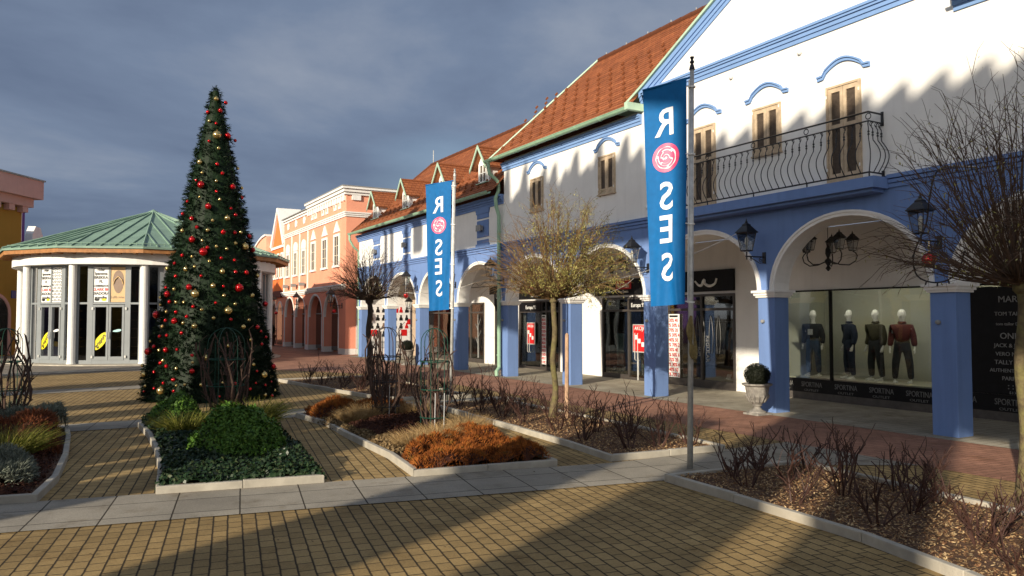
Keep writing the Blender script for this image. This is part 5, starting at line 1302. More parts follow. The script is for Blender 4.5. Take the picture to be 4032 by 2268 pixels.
# ------------------------------------------------------------------ vegetation helpers
import numpy as np
NR = np.random.default_rng(11)
class Cloud:
    """many small faces (leaves, needles, blades, chips) gathered quickly with numpy"""
    def __init__(s): s.V = []; s.F = []; s.n = 0; s.k = None
    def leaves(s, P, N, L, W, fold=.0, up=None):
        """quads at P with normal-ish direction N (random spin), length L, width W"""
        n = len(P); N = N/np.linalg.norm(N, axis=1, keepdims=True)
        a = NR.normal(size=(n, 3)) if up is None else np.tile(np.array(up, float), (n, 1))+NR.normal(size=(n, 3))*.35
        a -= N*(a*N).sum(1, keepdims=True); a /= np.linalg.norm(a, axis=1, keepdims=True); b = np.cross(N, a)
        L = np.broadcast_to(L, (n,))[:, None]; W = np.broadcast_to(W, (n,))[:, None]
        q = np.stack([P, P+a*L*.5+b*W*.5+N*fold*L, P+a*L, P+a*L*.5-b*W*.5+N*fold*L], 1)
        s.V.append(q.reshape(-1, 3)); s.F.append(np.arange(n*4).reshape(n, 4)+s.n); s.n += n*4
    def blades(s, P, D, L, W, droop=.3, seg=3):
        """narrow arching blades: base P, direction D"""
        n = len(P); D = D/np.linalg.norm(D, axis=1, keepdims=True); L = np.broadcast_to(L, (n,))[:, None]
        sd = np.cross(D, NR.normal(size=(n, 3))); sd /= np.linalg.norm(sd, axis=1, keepdims=True)
        out = D.copy(); out[:, 2] = 0; nn = np.linalg.norm(out, axis=1, keepdims=True); out = out/np.maximum(nn, .05)
        rows = []
        for k in range(seg+1):
            t = k/seg; c = P+D*L*t+(out*.5*t*t-np.array([0, 0, 1.])*t*t*.55)*L*droop
            w_ = W*(1-t*.85)/2; rows.append(c-sd*w_); rows.append(c+sd*w_)
        q = np.stack(rows, 1); m_ = 2*(seg+1); s.V.append(q.reshape(-1, 3)); base = np.arange(n)[:, None]*m_+s.n
        for k in range(seg): s.F.append(np.concatenate([base+2*k, base+2*k+1, base+2*k+3, base+2*k+2], 1))
        s.n += n*m_
    def build(s, name, mat, parent=None, local=False):
        V = np.concatenate(s.V); F = np.concatenate(s.F)
        if parent is not None and not local: o = root_of(parent); V = V-np.array([o.x, o.y, o.z])
        me = bpy.data.meshes.new(name); me.vertices.add(len(V)); me.vertices.foreach_set('co', V.astype(np.float32).ravel())
        me.loops.add(F.size); me.loops.foreach_set('vertex_index', F.astype(np.int32).ravel()); me.polygons.add(len(F))
        me.polygons.foreach_set('loop_start', np.arange(0, F.size, 4, dtype=np.int32)); me.update(calc_edges=True)
        me.materials.append(MATS[mat]); ob = bpy.data.objects.new(name, me); COL.objects.link(ob)
        if parent is not None: ob.parent = parent
        return ob
def in_poly(p, poly):
    x, y = p; c = False
    for i in range(len(poly)):
        (x1, y1), (x2, y2) = poly[i-1][:2], poly[i][:2]
        if (y1 > y) != (y2 > y) and x < (x2-x1)*(y-y1)/(y2-y1)+x1: c = not c
    return c
def poly_pts(poly, n, rr=R):
    xs = [p[0] for p in poly]; ys = [p[1] for p in poly]; out = []
    while len(out) < n:
        p = (rr.uniform(min(xs), max(xs)), rr.uniform(min(ys), max(ys)))
        if in_poly(p, poly): out.append(p)
    return out
def edge_d(p, poly):
    p = Vector(p); d = 9
    for i in range(len(poly)):
        a, b = Vector(poly[i-1][:2]), Vector(poly[i][:2]); t = max(0, min(1, (p-a).dot(b-a)/max(1e-6, (b-a).length_squared))); d = min(d, (p-a.lerp(b, t)).length)
    return d
def nz(x, y, s=1., o=0.): return noise.noise(Vector((x*s+o, y*s-o, o)))
# bark mulch in the three rose beds: real chips over the soil
def mulch(poly, n, label, size=.03, mat='bark_chips', kind='stuff'):
    pts = poly_pts([tuple(p) for p in poly], n); P = np.array([(x, y, .055+.012*nz(x, y, 4)+R.random()*.012) for x, y in pts])
    N = NR.normal(size=(n, 3))*.35+np.array([0, 0, 1.]); c = Cloud(); c.leaves(P, N, NR.uniform(size*.6, size*1.7, n), NR.uniform(size*.3, size*.6, n)); o = c.build('bark_mulch', mat); tag(o, label, 'mulch', kind=kind); return o
mulch(INN[5], 15000, 'brown bark mulch under the roses of the front right bed')
mulch(INN[4], 10000, 'brown bark mulch under the roses and the leafy tree', .032)
mulch(INN[3], 5000, 'dark bark mulch of the rose bed behind the banner', .04)
mulch(INN[2], 5000, 'dry leaf litter between the rusty plants of the middle bed', .035, 'dry_leaves')
mulch(INN[1], 1500, 'dark litter under the ivy bed', .03, 'dark_creeper')
mulch(INN[0], 9000, 'dark litter of the left bed', .03, 'dark_creeper')

# ------------------------------------------------------------------ bare rose bushes
def cane(m, p, d, L, r, depth, rr, thorn=True):
    p = Vector(p); d = Vector(d).normalized(); n = 4; pts = [p]
    for i in range(n):
        d = (d+Vector((rr.uniform(-.22, .22), rr.uniform(-.22, .22), rr.uniform(-.05, .14)))).normalized(); pts.append(pts[-1]+d*L/n)
    m.tube(pts, [r*(1-.35*i/n) for i in range(n+1)], 5)
    if depth > 0:
        for k in range(rr.choice((2, 2, 3))):
            i = rr.randint(1, n); q = pts[i]; a = rr.uniform(0, 2*PI); dd = (d*.8+Vector((math.cos(a), math.sin(a), .25))*rr.uniform(.5, .9)).normalized()
            cane(m, q, dd, L*rr.uniform(.35, .75), r*.68, depth-1, rr)
    if depth == 0 or rr.random() < .6:
        for i in range(1, n+1):
            a = rr.uniform(0, 2*PI); v = Vector((math.cos(a), math.sin(a), .3)); m.tube([pts[i], pts[i]+v*(r+.009)], [r*.45, r*.1], 3, cap=False)
ROSE = []
for k in range(7):
    rr = random.Random(40+k); m = MB()
    for s in range(rr.randint(6, 8)):
        a = rr.uniform(0, 2*PI); lean = rr.uniform(.15, .8); cane(m, (.05*math.cos(a), .05*math.sin(a), 0), (math.cos(a)*lean, math.sin(a)*lean, 1), rr.uniform(.24, .40), rr.uniform(.0065, .010), 2, rr)
    me = m.build('rose_bush', 'rose_cane'); ROSE.append(me.data); bpy.data.objects.remove(me)
def rose(x, y, label, group, s=1.):
    o = bpy.data.objects.new('rose_bush', R.choice(ROSE)); COL.objects.link(o); o.location = (x, y, .05); o.rotation_euler = (0, 0, R.uniform(0, 6.28)); s *= R.uniform(.85, 1.15); o.scale = (s, s, s*R.uniform(.9, 1.1))
    tag(o, label, 'rose bush', group)
NUM = ['nearest', 'second', 'third', 'fourth', 'fifth', 'sixth', 'seventh', 'eighth', 'ninth', 'tenth', 'eleventh', 'twelfth', 'thirteenth', 'fourteenth']
def rose_rows(rows, where, group, s=1.):
    for rname, pts in rows:
        for i, (x, y) in enumerate(pts): rose(x, y, '%s bare rose bush along the %s of the %s' % (NUM[i], rname, where), group, s)
rose_rows([('path side', [(5.32, 2.75), (5.72, 3.2), (5.62, 3.95), (5.62, 4.75), (5.75, 5.45), (5.95, 5.85)]),
           ('middle', [(5.95, 2.5), (6.12, 3.3), (6.2, 4.05), (6.25, 4.75), (6.3, 5.4), (6.42, 5.88)]),
           ('shop side', [(6.5, 2.85), (6.72, 3.35), (6.68, 4.05), (6.82, 4.6), (6.85, 5.2), (6.95, 5.75)])], 'front right bed', 'bare rose bushes of the front right bed', 1.05)
rose_rows([('path side', [(6.1, 7.75), (6.0, 8.6), (6.15, 9.5), (6.15, 10.4), (6.25, 11.3), (6.3, 12.2), (6.3, 13.1)]),
           ('middle', [(6.55, 7.7), (6.6, 8.4), (6.55, 9.1), (6.6, 9.8), (6.65, 11.6), (6.7, 12.3), (6.8, 13.2)]),
           ('shop side', [(7.0, 7.6), (7.05, 8.2), (7.05, 8.9), (7.1, 9.6), (7.15, 10.4), (7.15, 11.2), (7.2, 12.), (7.2, 12.8)])], 'rose bed with the leafy tree', 'bare rose bushes around the leafy tree', 1.05)
rose_rows([('path side', [(6.0, 15.2), (5.85, 16.1), (5.7, 17.0), (5.55, 17.9), (5.35, 18.9), (5.25, 19.9)]),
           ('middle', [(6.6, 15.1), (6.4, 16.), (6.3, 17.), (6.15, 18.), (6.05, 19.1), (6.0, 20.2)]),
           ('shop side', [(7.05, 15.2), (7.05, 16.2), (7.0, 17.2), (7.05, 18.2), (7.05, 19.1), (7.0, 20.2)])], 'rose bed behind the smaller banner', 'bare rose bushes behind the smaller banner', 1.1)

# ------------------------------------------------------------------ wire obelisks with climbing rose canes
def obelisk(x, y, label, rlabel, seed, r=.21, h=1.45, mat='green_wire', thick=1.):
    t = thing('plant_obelisk', (x, y, .05), label, 'plant support', 'wire obelisks for climbing roses'); m = MB()
    for k in range(3):
        a = PI*k/3+seed; d = Vector((math.cos(a), math.sin(a), 0))
        pts = [-d*r, -d*r+Vector((0, 0, h-r))]+[d*(-r*math.cos(PI*i/10))+Vector((0, 0, h-r+r*1.0*math.sin(PI*i/10))) for i in range(1, 10)]+[d*r+Vector((0, 0, h-r)), d*r]
        m.tube(pts, .006, 5)
    m.build('arched_bar', mat, t, local=True)
    for z in (.22, .62, 1.02):
        m = MB(); m.tube([(r*1.03*math.cos(2*PI*i/20), r*1.03*math.sin(2*PI*i/20), z) for i in range(21)], .0075, 5); m.build('hoop', mat, t, local=True)
    rr = random.Random(seed*7+3); m = MB()
    for k in range(int(22*thick)):
        a = rr.uniform(0, 2*PI); q = rr.uniform(.3, 1.)*r; p = Vector((q*.5*math.cos(a), q*.5*math.sin(a), 0)); L = rr.uniform(.9, 1.5)*h/1.45; n = 9; pts = [p]; rad = rr.uniform(.010, .020)
        d = Vector((math.cos(a)*.35, math.sin(a)*.35, 1)).normalized()
        for i in range(n):
            c = pts[-1].copy(); c.z = 0; pull = -c*max(0, (c.length-r*1.05))*14
            d = (d+Vector((rr.uniform(-.28, .28), rr.uniform(-.28, .28), .12))+pull*.5).normalized(); pts.append(pts[-1]+d*L/n)
            if rr.random() < .5: b = rr.uniform(0, 6.28); m.tube([pts[-1], pts[-1]+Vector((math.cos(b), math.sin(b), .9)).normalized()*rr.uniform(.04, .16)], [rad*.5, rad*.3], 4)
        m.tube(pts, [rad*(1-.35*i/n) for i in range(n+1)], 6)
    c = m.build('climbing_rose', 'old_cane'); c.location = (x, y, .05); tag(c, rlabel, 'climbing rose', 'leafless climbing roses')
obelisk(2.03, 12.45, 'dark wire obelisk in the ivy bed before the Christmas tree', 'thick leafless climbing rose in the ivy bed', 1, .27, 1.5, thick=1.3)
obelisk(4.43, 11.95, 'black wire obelisk at the back of the rusty bed', 'leafless climbing rose on the black obelisk of the rusty bed', 2, .22, 1.5, 'black_iron')
obelisk(4.56, 10.3, 'green wire obelisk at the middle of the rusty bed', 'leafless climbing rose with tall loose canes on the green obelisk', 3, .2, 1.5)
obelisk(-.85, 13.2, 'wire obelisk at the left picture edge among silver shrubs', 'leafless climbing rose at the left picture edge', 4, .2, 1.5)
for i, (x, y) in enumerate(((4.5, 10.15), (4.62, 10.1), (4.43, 11.8))):
    m = MB(); m.tube([(x, y, .05), (x+.01, y, .62)], .006, 6); tag(m.build('plant_stake', 'poster_grey' if i < 2 else 'galvanised_steel'), ['left thin white stake at the green obelisk', 'right thin white stake at the green obelisk', 'thin grey stake at the black obelisk'][i], 'stake')

# ------------------------------------------------------------------ plants of the three mixed beds
def mound(name, label, cat, poly, h, mat, n, L, W, edge=.16, kind=None, group=None, sprig=False, bumps=.35, bs=3., bmat=None):
    """low planting covering a polygon: a bumpy body under many small leaves or sprigs"""
    pts = poly_pts(poly, n)
    def hh(x, y): e = min(1., edge_d((x, y), poly)/edge); return .04+h*math.sqrt(max(0, 1-(1-e)**2))*(1-bumps/2+bumps*(.5+nz(x, y, bs, 3.)))
    P = []; N = []
    for x, y in pts:
        z = hh(x, y); gx = (hh(x+.02, y)-z)/.02 if in_poly((x+.02, y), poly) else -3; gy = (hh(x, y+.02)-z)/.02 if in_poly((x, y+.02), poly) else -3
        gx = max(-3, min(3, gx)); gy = max(-3, min(3, gy)); P.append((x, y, z-R.random()*.25*h)); N.append((-gx, -gy, 1))
    P = np.array(P); N = np.array(N, float); N /= np.linalg.norm(N, axis=1, keepdims=True)
    t = thing(name, (sum(p[0] for p in poly)/len(poly), sum(p[1] for p in poly)/len(poly), .05), label, cat, group)
    c = Cloud()
    if sprig: c.blades(P-N*L*.4, N+NR.normal(size=N.shape)*.45+np.array([0, 0, .5]), NR.uniform(L*.6, L*1.3, n), W, .15, 2)
    else: c.leaves(P, N+NR.normal(size=N.shape)*.55, NR.uniform(L*.7, L*1.3, n), NR.uniform(W*.7, W*1.3, n), .08)
    if kind:
        bpy.data.objects.remove(t); o = c.build(name, mat); tag(o, label, cat, group, kind)
        t = None
    else: c.build('foliage', mat, t)
    m = MB(); xs = [p[0] for p in poly]; ys = [p[1] for p in poly]; nx, ny = max(8, int((max(xs)-min(xs))/.05)), max(8, int((max(ys)-min(ys))/.05)); idx = {}
    for i in range(nx+1):
        for j in range(ny+1):
            x = min(xs)+(max(xs)-min(xs))*i/nx; y = min(ys)+(max(ys)-min(ys))*j/ny
            if in_poly((x, y), poly): idx[i, j] = len(m.v); m.v.append((x, y, hh(x, y)-.25*h-.01))
    for (i, j) in list(idx):
        if all(k in idx for k in ((i+1, j), (i+1, j+1), (i, j+1))): m.f.append((idx[i, j], idx[i+1, j], idx[i+1, j+1], idx[i, j+1])); m.mi.append(0)
    if t: m.build('inner_growth', bmat or 'dark_creeper', t)
    else: tag(m.build('ground_cover_body', bmat or 'dark_creeper'), label.replace('leaves', 'stems')[:90], cat, kind='stuff')
    return t
def shrink(poly, d):
    c = Vector((sum(p[0] for p in poly)/len(poly), sum(p[1] for p in poly)/len(poly))); return [tuple(Vector(p[:2])+(c-Vector(p[:2])).normalized()*d) for p in poly]
B_in = [tuple(p) for p in INN[1]]; C_in = [tuple(p) for p in INN[2]]
# ivy bed
ivy_outer = [(.72, 8.17), (2.27, 7.9), (2.45, 9.5), (2.53, 11.), (2.57, 13.05), (.93, 13.45), (.97, 12.), (.95, 10.75), (.87, 9.4)]
mound('ivy', 'dark glossy ivy leaves covering the bed before the Christmas tree', 'ivy', ivy_outer, .13, 'ivy_leaves', 20000, .045, .038, .1, kind='stuff', bumps=.7, bs=2.5, bmat='ivy_leaves')
def blob(cx, cy, rx, ry, n=18, w_=.12, s=0): return [(cx+rx*(1+w_*nz(math.cos(a), math.sin(a), 1.5, s))*math.cos(a), cy+ry*(1+w_*nz(math.cos(a), math.sin(a), 1.5, s+5))*math.sin(a)) for a in [2*PI*i/n for i in range(n)]]
mound('evergreen_shrub', 'large bright green shrub in front of the obelisk in the ivy bed', 'shrub', blob(1.78, 9.85, .58, .9, w_=.2), .54, 'shrub_leaves', 12000, .055, .028, .58, group=None, bumps=.6, bs=3.2, bmat='ivy_leaves')
mound('evergreen_shrub', 'green shrub at the back left of the ivy bed', 'shrub', blob(1.42, 13.15, .42, .55), .40, 'shrub_leaves', 4500, .045, .022, .3, bumps=.5, bmat='ivy_leaves')
def grass(x, y, r, h, n, mat, label, spread=1., name='grass_clump', group=None, W=.010, droop=.45):
    t = thing(name, (x, y, .05), label, 'grass clump', group); a = NR.uniform(0, 2*PI, n); q = np.sqrt(NR.uniform(0, 1, n))*r*.45
    P = np.stack([x+q*np.cos(a), y+q*np.sin(a), np.full(n, .05)], 1); tl = NR.uniform(.1, .95, n)*spread
    D = np.stack([np.cos(a)*tl, np.sin(a)*tl, np.ones(n)], 1)+NR.normal(size=(n, 3))*.12; c = Cloud(); c.blades(P, D, NR.uniform(.6, 1.1, n)*h, W, droop, 4); c.build('blades', mat, t); return t
grass(1.38, 11.6, .45, .5, 900, 'green_grass', 'yellow green arching grass left of the obelisk in the ivy bed')
grass(2.35, 12.0, .5, .6, 1200, 'green_grass', 'yellow green arching grass right of the obelisk in the ivy bed')
grass(2.1, 11.2, .4, .45, 500, 'green_grass', 'low arching grass between obelisk and large green shrub')
# rusty bed
mound('heather', 'wide mat of orange brown heather at the front corner of the middle bed', 'heather', [(3.2, 7.72), (4.80, 7.5), (4.92, 8.6), (4.97, 9.7), (4.7, 10.0), (4.3, 9.5), (3.9, 8.9), (3.35, 8.5)], .17, 'rust_heather', 19000, .045, .011, .12, sprig=True, bumps=.9, bs=4.)
mound('heather', 'small mat of orange brown heather at the back of the middle bed', 'heather', [(3.38, 12.4), (4.2, 12.35), (5.1, 12.3), (5.1, 12.85), (3.4, 13.15)], .26, 'rust_heather', 6000, .055, .014, .18, sprig=True, bumps=.5)
mound('creeper', 'dark red creeping leaves in the middle of the rusty bed', 'ground cover', [(3.6, 10.0), (4.5, 10.1), (5.0, 10.2), (5.05, 11.6), (4.2, 11.7), (3.5, 11.2)], .13, 'dark_creeper', 5000, .035, .022, .2, kind='stuff', bumps=.8)
mound('dry_leaf_mat', 'tan dry leaves along the kerb of the rusty bed', 'ground cover', [(3.38, 8.9), (3.6, 8.8), (3.75, 9.8), (3.6, 11.), (3.55, 12.3), (3.42, 12.3), (3.45, 10.8)], .09, 'dry_leaves', 3500, .04, .028, .12, kind='stuff', bumps=.8)
for x, y, lb, s in ((3.75, 9.05, 'fluffy straw grass tuft nearest the kerb of the rusty bed', 1.), (4.15, 9.35, 'fluffy straw grass tuft left of the two white stakes', 1.05), (4.45, 9.6, 'fluffy straw grass tuft before the two white stakes', .9), (4.95, 10.0, 'pale feathery grass tuft right of the green obelisk', 1.1), (4.15, 12.05, 'straw grass tuft left of the black obelisk', 1.15), (3.85, 11.9, 'straw grass tuft at the far left of the black obelisk', .9), (4.95, 12.1, 'straw grass tuft right of the black obelisk', 1.15)):
    grass(x, y, .36*s, .32*s, 1100, 'straw_grass', lb, 1.1, W=.005, droop=.35)
# left bed
mound('silver_shrub', 'silver grey shrub at the back of the left bed', 'shrub', blob(-.62, 13.2, .60, .42, w_=.05), .40, 'silver_leaves', 6500, .05, .009, .14, sprig=True, bumps=.3, bmat='cloth_olive')
mound('silver_shrub', 'silver grey shrub at the front of the left bed', 'shrub', blob(-.62, 9.25, .36, .42), .32, 'silver_leaves', 5000, .045, .009, .2, sprig=True, bumps=.4, bmat='cloth_olive')
mound('rusty_plant', 'rusty brown low plants behind the yellow green grass of the left bed', 'shrub', [(-1.5, 11.6), (-.15, 11.6), (-.12, 12.4), (-.25, 12.75), (-1.6, 12.75)], .36, 'rusty_fern', 5000, .06, .010, .22, sprig=True, bumps=.6, group=None)
mound('rusty_plant', 'low rusty plants along the kerb of the left bed', 'shrub', [(-.5, 10.6), (-.12, 10.8), (-.12, 11.6), (-.5, 11.6)], .2, 'rusty_fern', 2500, .05, .010, .2, sprig=True, bumps=.6)
mound('rusty_plant', 'broad rusty brown planting beyond the left picture edge', 'shrub', [(-4.6, 9.6), (-1.9, 9.2), (-1.8, 13.2), (-4.6, 13.3)], .3, 'rusty_fern', 9000, .06, .011, .3, sprig=True, bumps=.7)
grass(-.68, 10.75, .5, .55, 1100, 'green_grass', 'bright yellow green grass clump in the left bed', 1.1, W=.009)
mound('creeper', 'dark red fallen leaves along the kerb of the left bed', 'ground cover', [(-1.6, 9.0), (-.35, 8.55), (-.22, 9.3), (-.14, 10.7), (-.3, 11.2), (-1.6, 11.4)], .06, 'dark_creeper', 5000, .035, .025, .15, kind='stuff', bumps=.8)

# ------------------------------------------------------------------ globe trees
def globe_tree(x, y, label, hz, R0, Hc, seed, twig, leafn, leaf_side, bark='bark', rt=.055, n1=150, droop=1., lean=(0, 0)):
    t = thing('tree', (x, y, .05), label, 'tree'); rr = random.Random(seed)
    m = MB(); n = 12; pts = [(lean[0]*i/n+.02*math.sin(i*1.1+seed), lean[1]*i/n+.02*math.cos(i*.9), hz*i/n) for i in range(n+1)]
    m.tube(pts, [rt*(1.35-.45*min(1, i/3))*(1-.12*i/n) for i in range(n+1)], 10)
    kx, ky, kz = pts[-1]; m.ball((kx, ky, kz), rt*1.35, 10, .9)
    for k in range(9):
        a = rr.uniform(0, 2*PI); d = Vector((math.cos(a), math.sin(a), rr.uniform(.5, 1.6))).normalized(); p = Vector((kx, ky, kz)); m.tube([p, p+d*.12, p+d*.22+Vector((0, 0, .05))], [rt*.55, rt*.42, rt*.3], 6)
    m.build('trunk', bark, t, local=True, smooth=True)
    m = MB(); LP = []
    for k in range(n1):
        a = rr.uniform(0, 2*PI); el = math.asin(rr.uniform(-.05, 1)) ; el = max(.02, el)
        tgt = Vector((math.cos(a)*math.cos(el)*R0, math.sin(a)*math.cos(el)*R0, .12+math.sin(el)*Hc))*rr.uniform(.72, 1.08)
        p0 = Vector((kx, ky, kz))+Vector((math.cos(a), math.sin(a), .6))*rr.uniform(.03, .16)
        end = Vector((kx, ky, kz))+tgt; c1_ = p0.lerp(end, .35)+Vector((math.cos(a), math.sin(a), 0))*R0*.18*(1-el/1.6)+Vector((0, 0, -.04 if el < .3 else .05)); c2_ = p0.lerp(end, .75)+Vector((0, 0, .10*Hc))
        pts = []
        for i in range(8):
            u = i/7; q = p0*(1-u)**3+c1_*3*u*(1-u)**2+c2_*3*u*u*(1-u)+end*u**3
            pts.append(q+Vector((rr.uniform(-1, 1), rr.uniform(-1, 1), rr.uniform(-1, 1)))*.022)
        r_ = rr.uniform(.005, .0095); m.tube(pts, [r_*(1-.72*i/7) for i in range(8)], 4, cap=False)
        for j in range(rr.randint(4, 7)):
            i = rr.randint(2, 6); q = pts[i]; d0 = (pts[i+1]-pts[i]).normalized(); v = (d0*.9+Vector((rr.uniform(-1, 1), rr.uniform(-1, 1), rr.uniform(-.4, .9)))*.75).normalized(); L = rr.uniform(.14, .42)*R0
            s = [q, q+v*L*.35+Vector((0, 0, .01)), q+v*L*.7+Vector((rr.uniform(-.03, .03), rr.uniform(-.03, .03), -.01*droop)), q+v*L+Vector((rr.uniform(-.05, .05), rr.uniform(-.05, .05), -.04*droop))]
            m.tube(s, [.0036, .003, .0024, .0014], 3, cap=False)
            if rr.random() < .4:
                v2 = (v+Vector((rr.uniform(-1, 1), rr.uniform(-1, 1), rr.uniform(-.8, .6)))*.8).normalized(); m.tube([s[2], s[2]+v2*L*.3, s[2]+v2*L*.55+Vector((0, 0, -.03))], [.0024, .002, .0012], 3, cap=False)
            LP.append((s[2], v)); LP.append((s[3], v))
    m.build('crown', twig, t, local=True)
    if leafn:
        P = []; 
        sd = Vector((*leaf_side, 0)).normalized() if leaf_side else None
        cand = [q for q in LP if (sd is None or (q[0]-Vector((kx, ky, q[0].z))).dot(sd) > -.15*R0+rr.uniform(-.5, .5)*R0)]
        for k in range(leafn):
            q, v = rr.choice(cand); P.append(tuple(q-v*rr.uniform(0, .22)+Vector((rr.gauss(0, .02), rr.gauss(0, .02), rr.gauss(-.015, .02)))))
        c = Cloud(); P = np.array(P); c.leaves(P, NR.normal(size=P.shape)+np.array([0, 0, .4]), NR.uniform(.025, .048, len(P)), NR.uniform(.008, .014, len(P)), .05, up=(0, 0, -.6)); c.build('leaves', 'tree_leaves', t, local=True)
    return t
globe_tree(6.95, 10.8, 'globe tree with yellow green leaves and mossy trunk beside a wooden stake', 1.95, 1.2, 1.75, 5, 'twig_brown', 12000, (.8, -.6), n1=220)
m = MB(); m.tube([(7.08, 10.62, .05), (7.09, 10.62, 1.42)], [.038, .032], 8); m.tube([(7.09, 10.62, 1.42), (7.09, 10.62, 1.45)], [.032, .015], 8)
tag(m.build('tree_stake', 'stake_wood'), 'pale peeled wooden stake right of the mossy tree trunk', 'stake')
globe_tree(6.79, 19.6, 'leafless dark globe tree behind the obelisks, left of the smaller banner', 2.1, 1.12, 1.3, 9, 'twig_dark', 900, None, 'bark_dark', .085, n1=210)
m = MB(); m.tube([(6.98, 19.3, .05), (6.98, 19.3, 1.35)], .045, 8); tag(m.build('tree_stake', 'stake_wood'), 'short brown stake at the foot of the leafless globe tree', 'stake')
globe_tree(7.25, 3.66, 'bare globe tree with few leaves cut by the right picture edge', 1.92, 1.25, 2.0, 14, 'twig_dark', 1300, None, 'bark', .06, n1=200)
m = MB(); rr = random.Random(3)
t = thing('bare_tree', (5.2, 46, 0), 'thin bare tree tips rising behind the kiosk roof', 'tree'); m.tube([(5.2, 46, 0), (5.2, 46, 3.5), (5.3, 46, 5.2)], [.14, .1, .06], 8); m.build('trunk', 'bark_dark', t); m = MB()
for k in range(26):
    a = rr.uniform(0, 2*PI); z = rr.uniform(3.4, 5.2); p = Vector((5.25, 46, z)); d = Vector((math.cos(a)*.9, math.sin(a)*.9, 1.1)); pts = [p]
    for i in range(5): d = (d+Vector((rr.uniform(-.4, .4), rr.uniform(-.4, .4), .1))).normalized(); pts.append(pts[-1]+d*.42)
    m.tube(pts, [.03, .025, .02, .015, .012, .008], 4)
    for i in (2, 3, 4): v = (d+Vector((rr.uniform(-1, 1), rr.uniform(-1, 1), .2))).normalized(); m.tube([pts[i], pts[i]+v*.5], [.012, .006], 3)
m.build('crown', 'twig_dark', t)

# ------------------------------------------------------------------ urns with box balls
def urn(x, y, label, s=1., pot='urn_stone', group='stone urns with clipped box balls'):
    t = thing('planted_urn', (x, y, 0.012), label, 'urn', group); m = MB()
    m.box(-.17*s, .17*s, -.17*s, .17*s, 0, .035*s); m.lathe([(.155*s, .035*s), (.15*s, .055*s), (.09*s, .085*s), (.055*s, .12*s), (.06*s, .145*s), (.085*s, .16*s), (.075*s, .175*s), (.13*s, .23*s), (.175*s, .32*s), (.195*s, .42*s), (.205*s, .49*s), (.255*s, .515*s), (.26*s, .54*s), (.235*s, .545*s), (.215*s, .52*s)], (0, 0, 0), 24)
    m.build('urn_body', pot, t, local=True, smooth=False); m = MB()
    for k in range(14):
        a = 2*PI*k/14; m.tube([(.13*s*math.cos(a), .13*s*math.sin(a), .22*s), (.19*s*math.cos(a), .19*s*math.sin(a), .32*s), (.2*s*math.cos(a), .2*s*math.sin(a), .36*s)], [.012*s, .018*s, .006*s], 6)
    m.build('relief', pot, t, local=True)
    c = Cloud(); n = 4200; v = NR.normal(size=(n, 3)); v /= np.linalg.norm(v, axis=1, keepdims=True); rad = .215*s*NR.uniform(.86, 1.05, (n, 1))
    c.leaves(v*rad*np.array([1, 1, .92])+np.array([0, 0, .69*s]), v+NR.normal(size=v.shape)*.5, NR.uniform(.02, .034, n)*s, NR.uniform(.010, .016, n)*s, .05); b = c.build('box_ball', 'box_leaves', t, local=True)
    m = MB(); m.ball((0, 0, .68*s), .185*s, 16, .92); m.build('box_ball_core', 'box_leaves', t, local=True, smooth=True)
    return t
urn(10.42, 9.62, 'weathered stone urn with dark clipped box ball at the right front pillar', 1.0)
urn(10.4, 25.9, 'pale stone urn with box ball in front of the far blue pillars', 1.0)
t = thing('planter', (10.3, 48.0, 0), 'dark brown pot with a round bush by the bright orange house', 'planter'); m = MB(); m.lathe([(.28, 0), (.38, .55), (.42, .58), (.42, .66), (.36, .66)], (10.3, 48, 0), 16); m.build('pot', 'terracotta_dark', t)
c = Cloud(); v = NR.normal(size=(1500, 3)); v /= np.linalg.norm(v, axis=1, keepdims=True); c.leaves(v*.36*NR.uniform(.85, 1.05, (1500, 1))+np.array([10.3, 48, .98]), v+NR.normal(size=v.shape)*.5, .06, .035); c.build('bush', 'box_leaves', t); m = MB(); m.ball((10.3, 48, .97), .32, 12); m.build('bush_core', 'box_leaves', t)

# ------------------------------------------------------------------ Christmas tree
TX, TY, TR, TH_ = 2.57, 17.6, 1.42, 6.75
XT = thing('christmas_tree', (TX, TY, 0), 'tall dark green artificial Christmas tree covered in red and gold baubles', 'tree')
def trad(z): return TR*max(0., 1-z/TH_)**.92+.04
m = MB(); m.lathe([(trad(z)*.87, z) for z in [TH_*i/40*.985 for i in range(41)]], (TX, TY, 0), 28); m.build('inner_cone', 'fir_needles', XT)
n = 5400; zz = TH_*(1-np.sqrt(NR.uniform(0, 1, n)))*1.0; zz = np.concatenate([zz, NR.uniform(6.1, 6.72, 60)]); n = len(zz); aa = NR.uniform(0, 2*PI, n)
rad = np.array([trad(z) for z in zz])*(1+.0*zz); off = np.array([.06*noise.noise(Vector((math.cos(a)*2.2, math.sin(a)*2.2, z*1.9)))+.10*noise.noise(Vector((math.cos(a)*6, math.sin(a)*6, z*5))) for a, z in zip(aa, zz)])
rr_ = rad*.93+off*np.minimum(1, rad/.4)
C_ = np.stack([TX+rr_*np.cos(aa), TY+rr_*np.sin(aa), np.maximum(zz, .03)], 1); O_ = np.stack([np.cos(aa), np.sin(aa), NR.uniform(-.45, .25, n)], 1)+NR.normal(size=(n, 3))*.25; O_ /= np.linalg.norm(O_, axis=1, keepdims=True)
K = 16; c = Cloud(); base = np.repeat(C_-O_*.09, K, 0)+np.repeat(O_, K, 0)*NR.uniform(0, .12, (n*K, 1)); D = np.repeat(O_, K, 0)*.8+NR.normal(size=(n*K, 3))*.5
c.blades(base, D, NR.uniform(.045, .085, n*K), .014, .1, 1); c.build('foliage', 'fir_needles', XT)
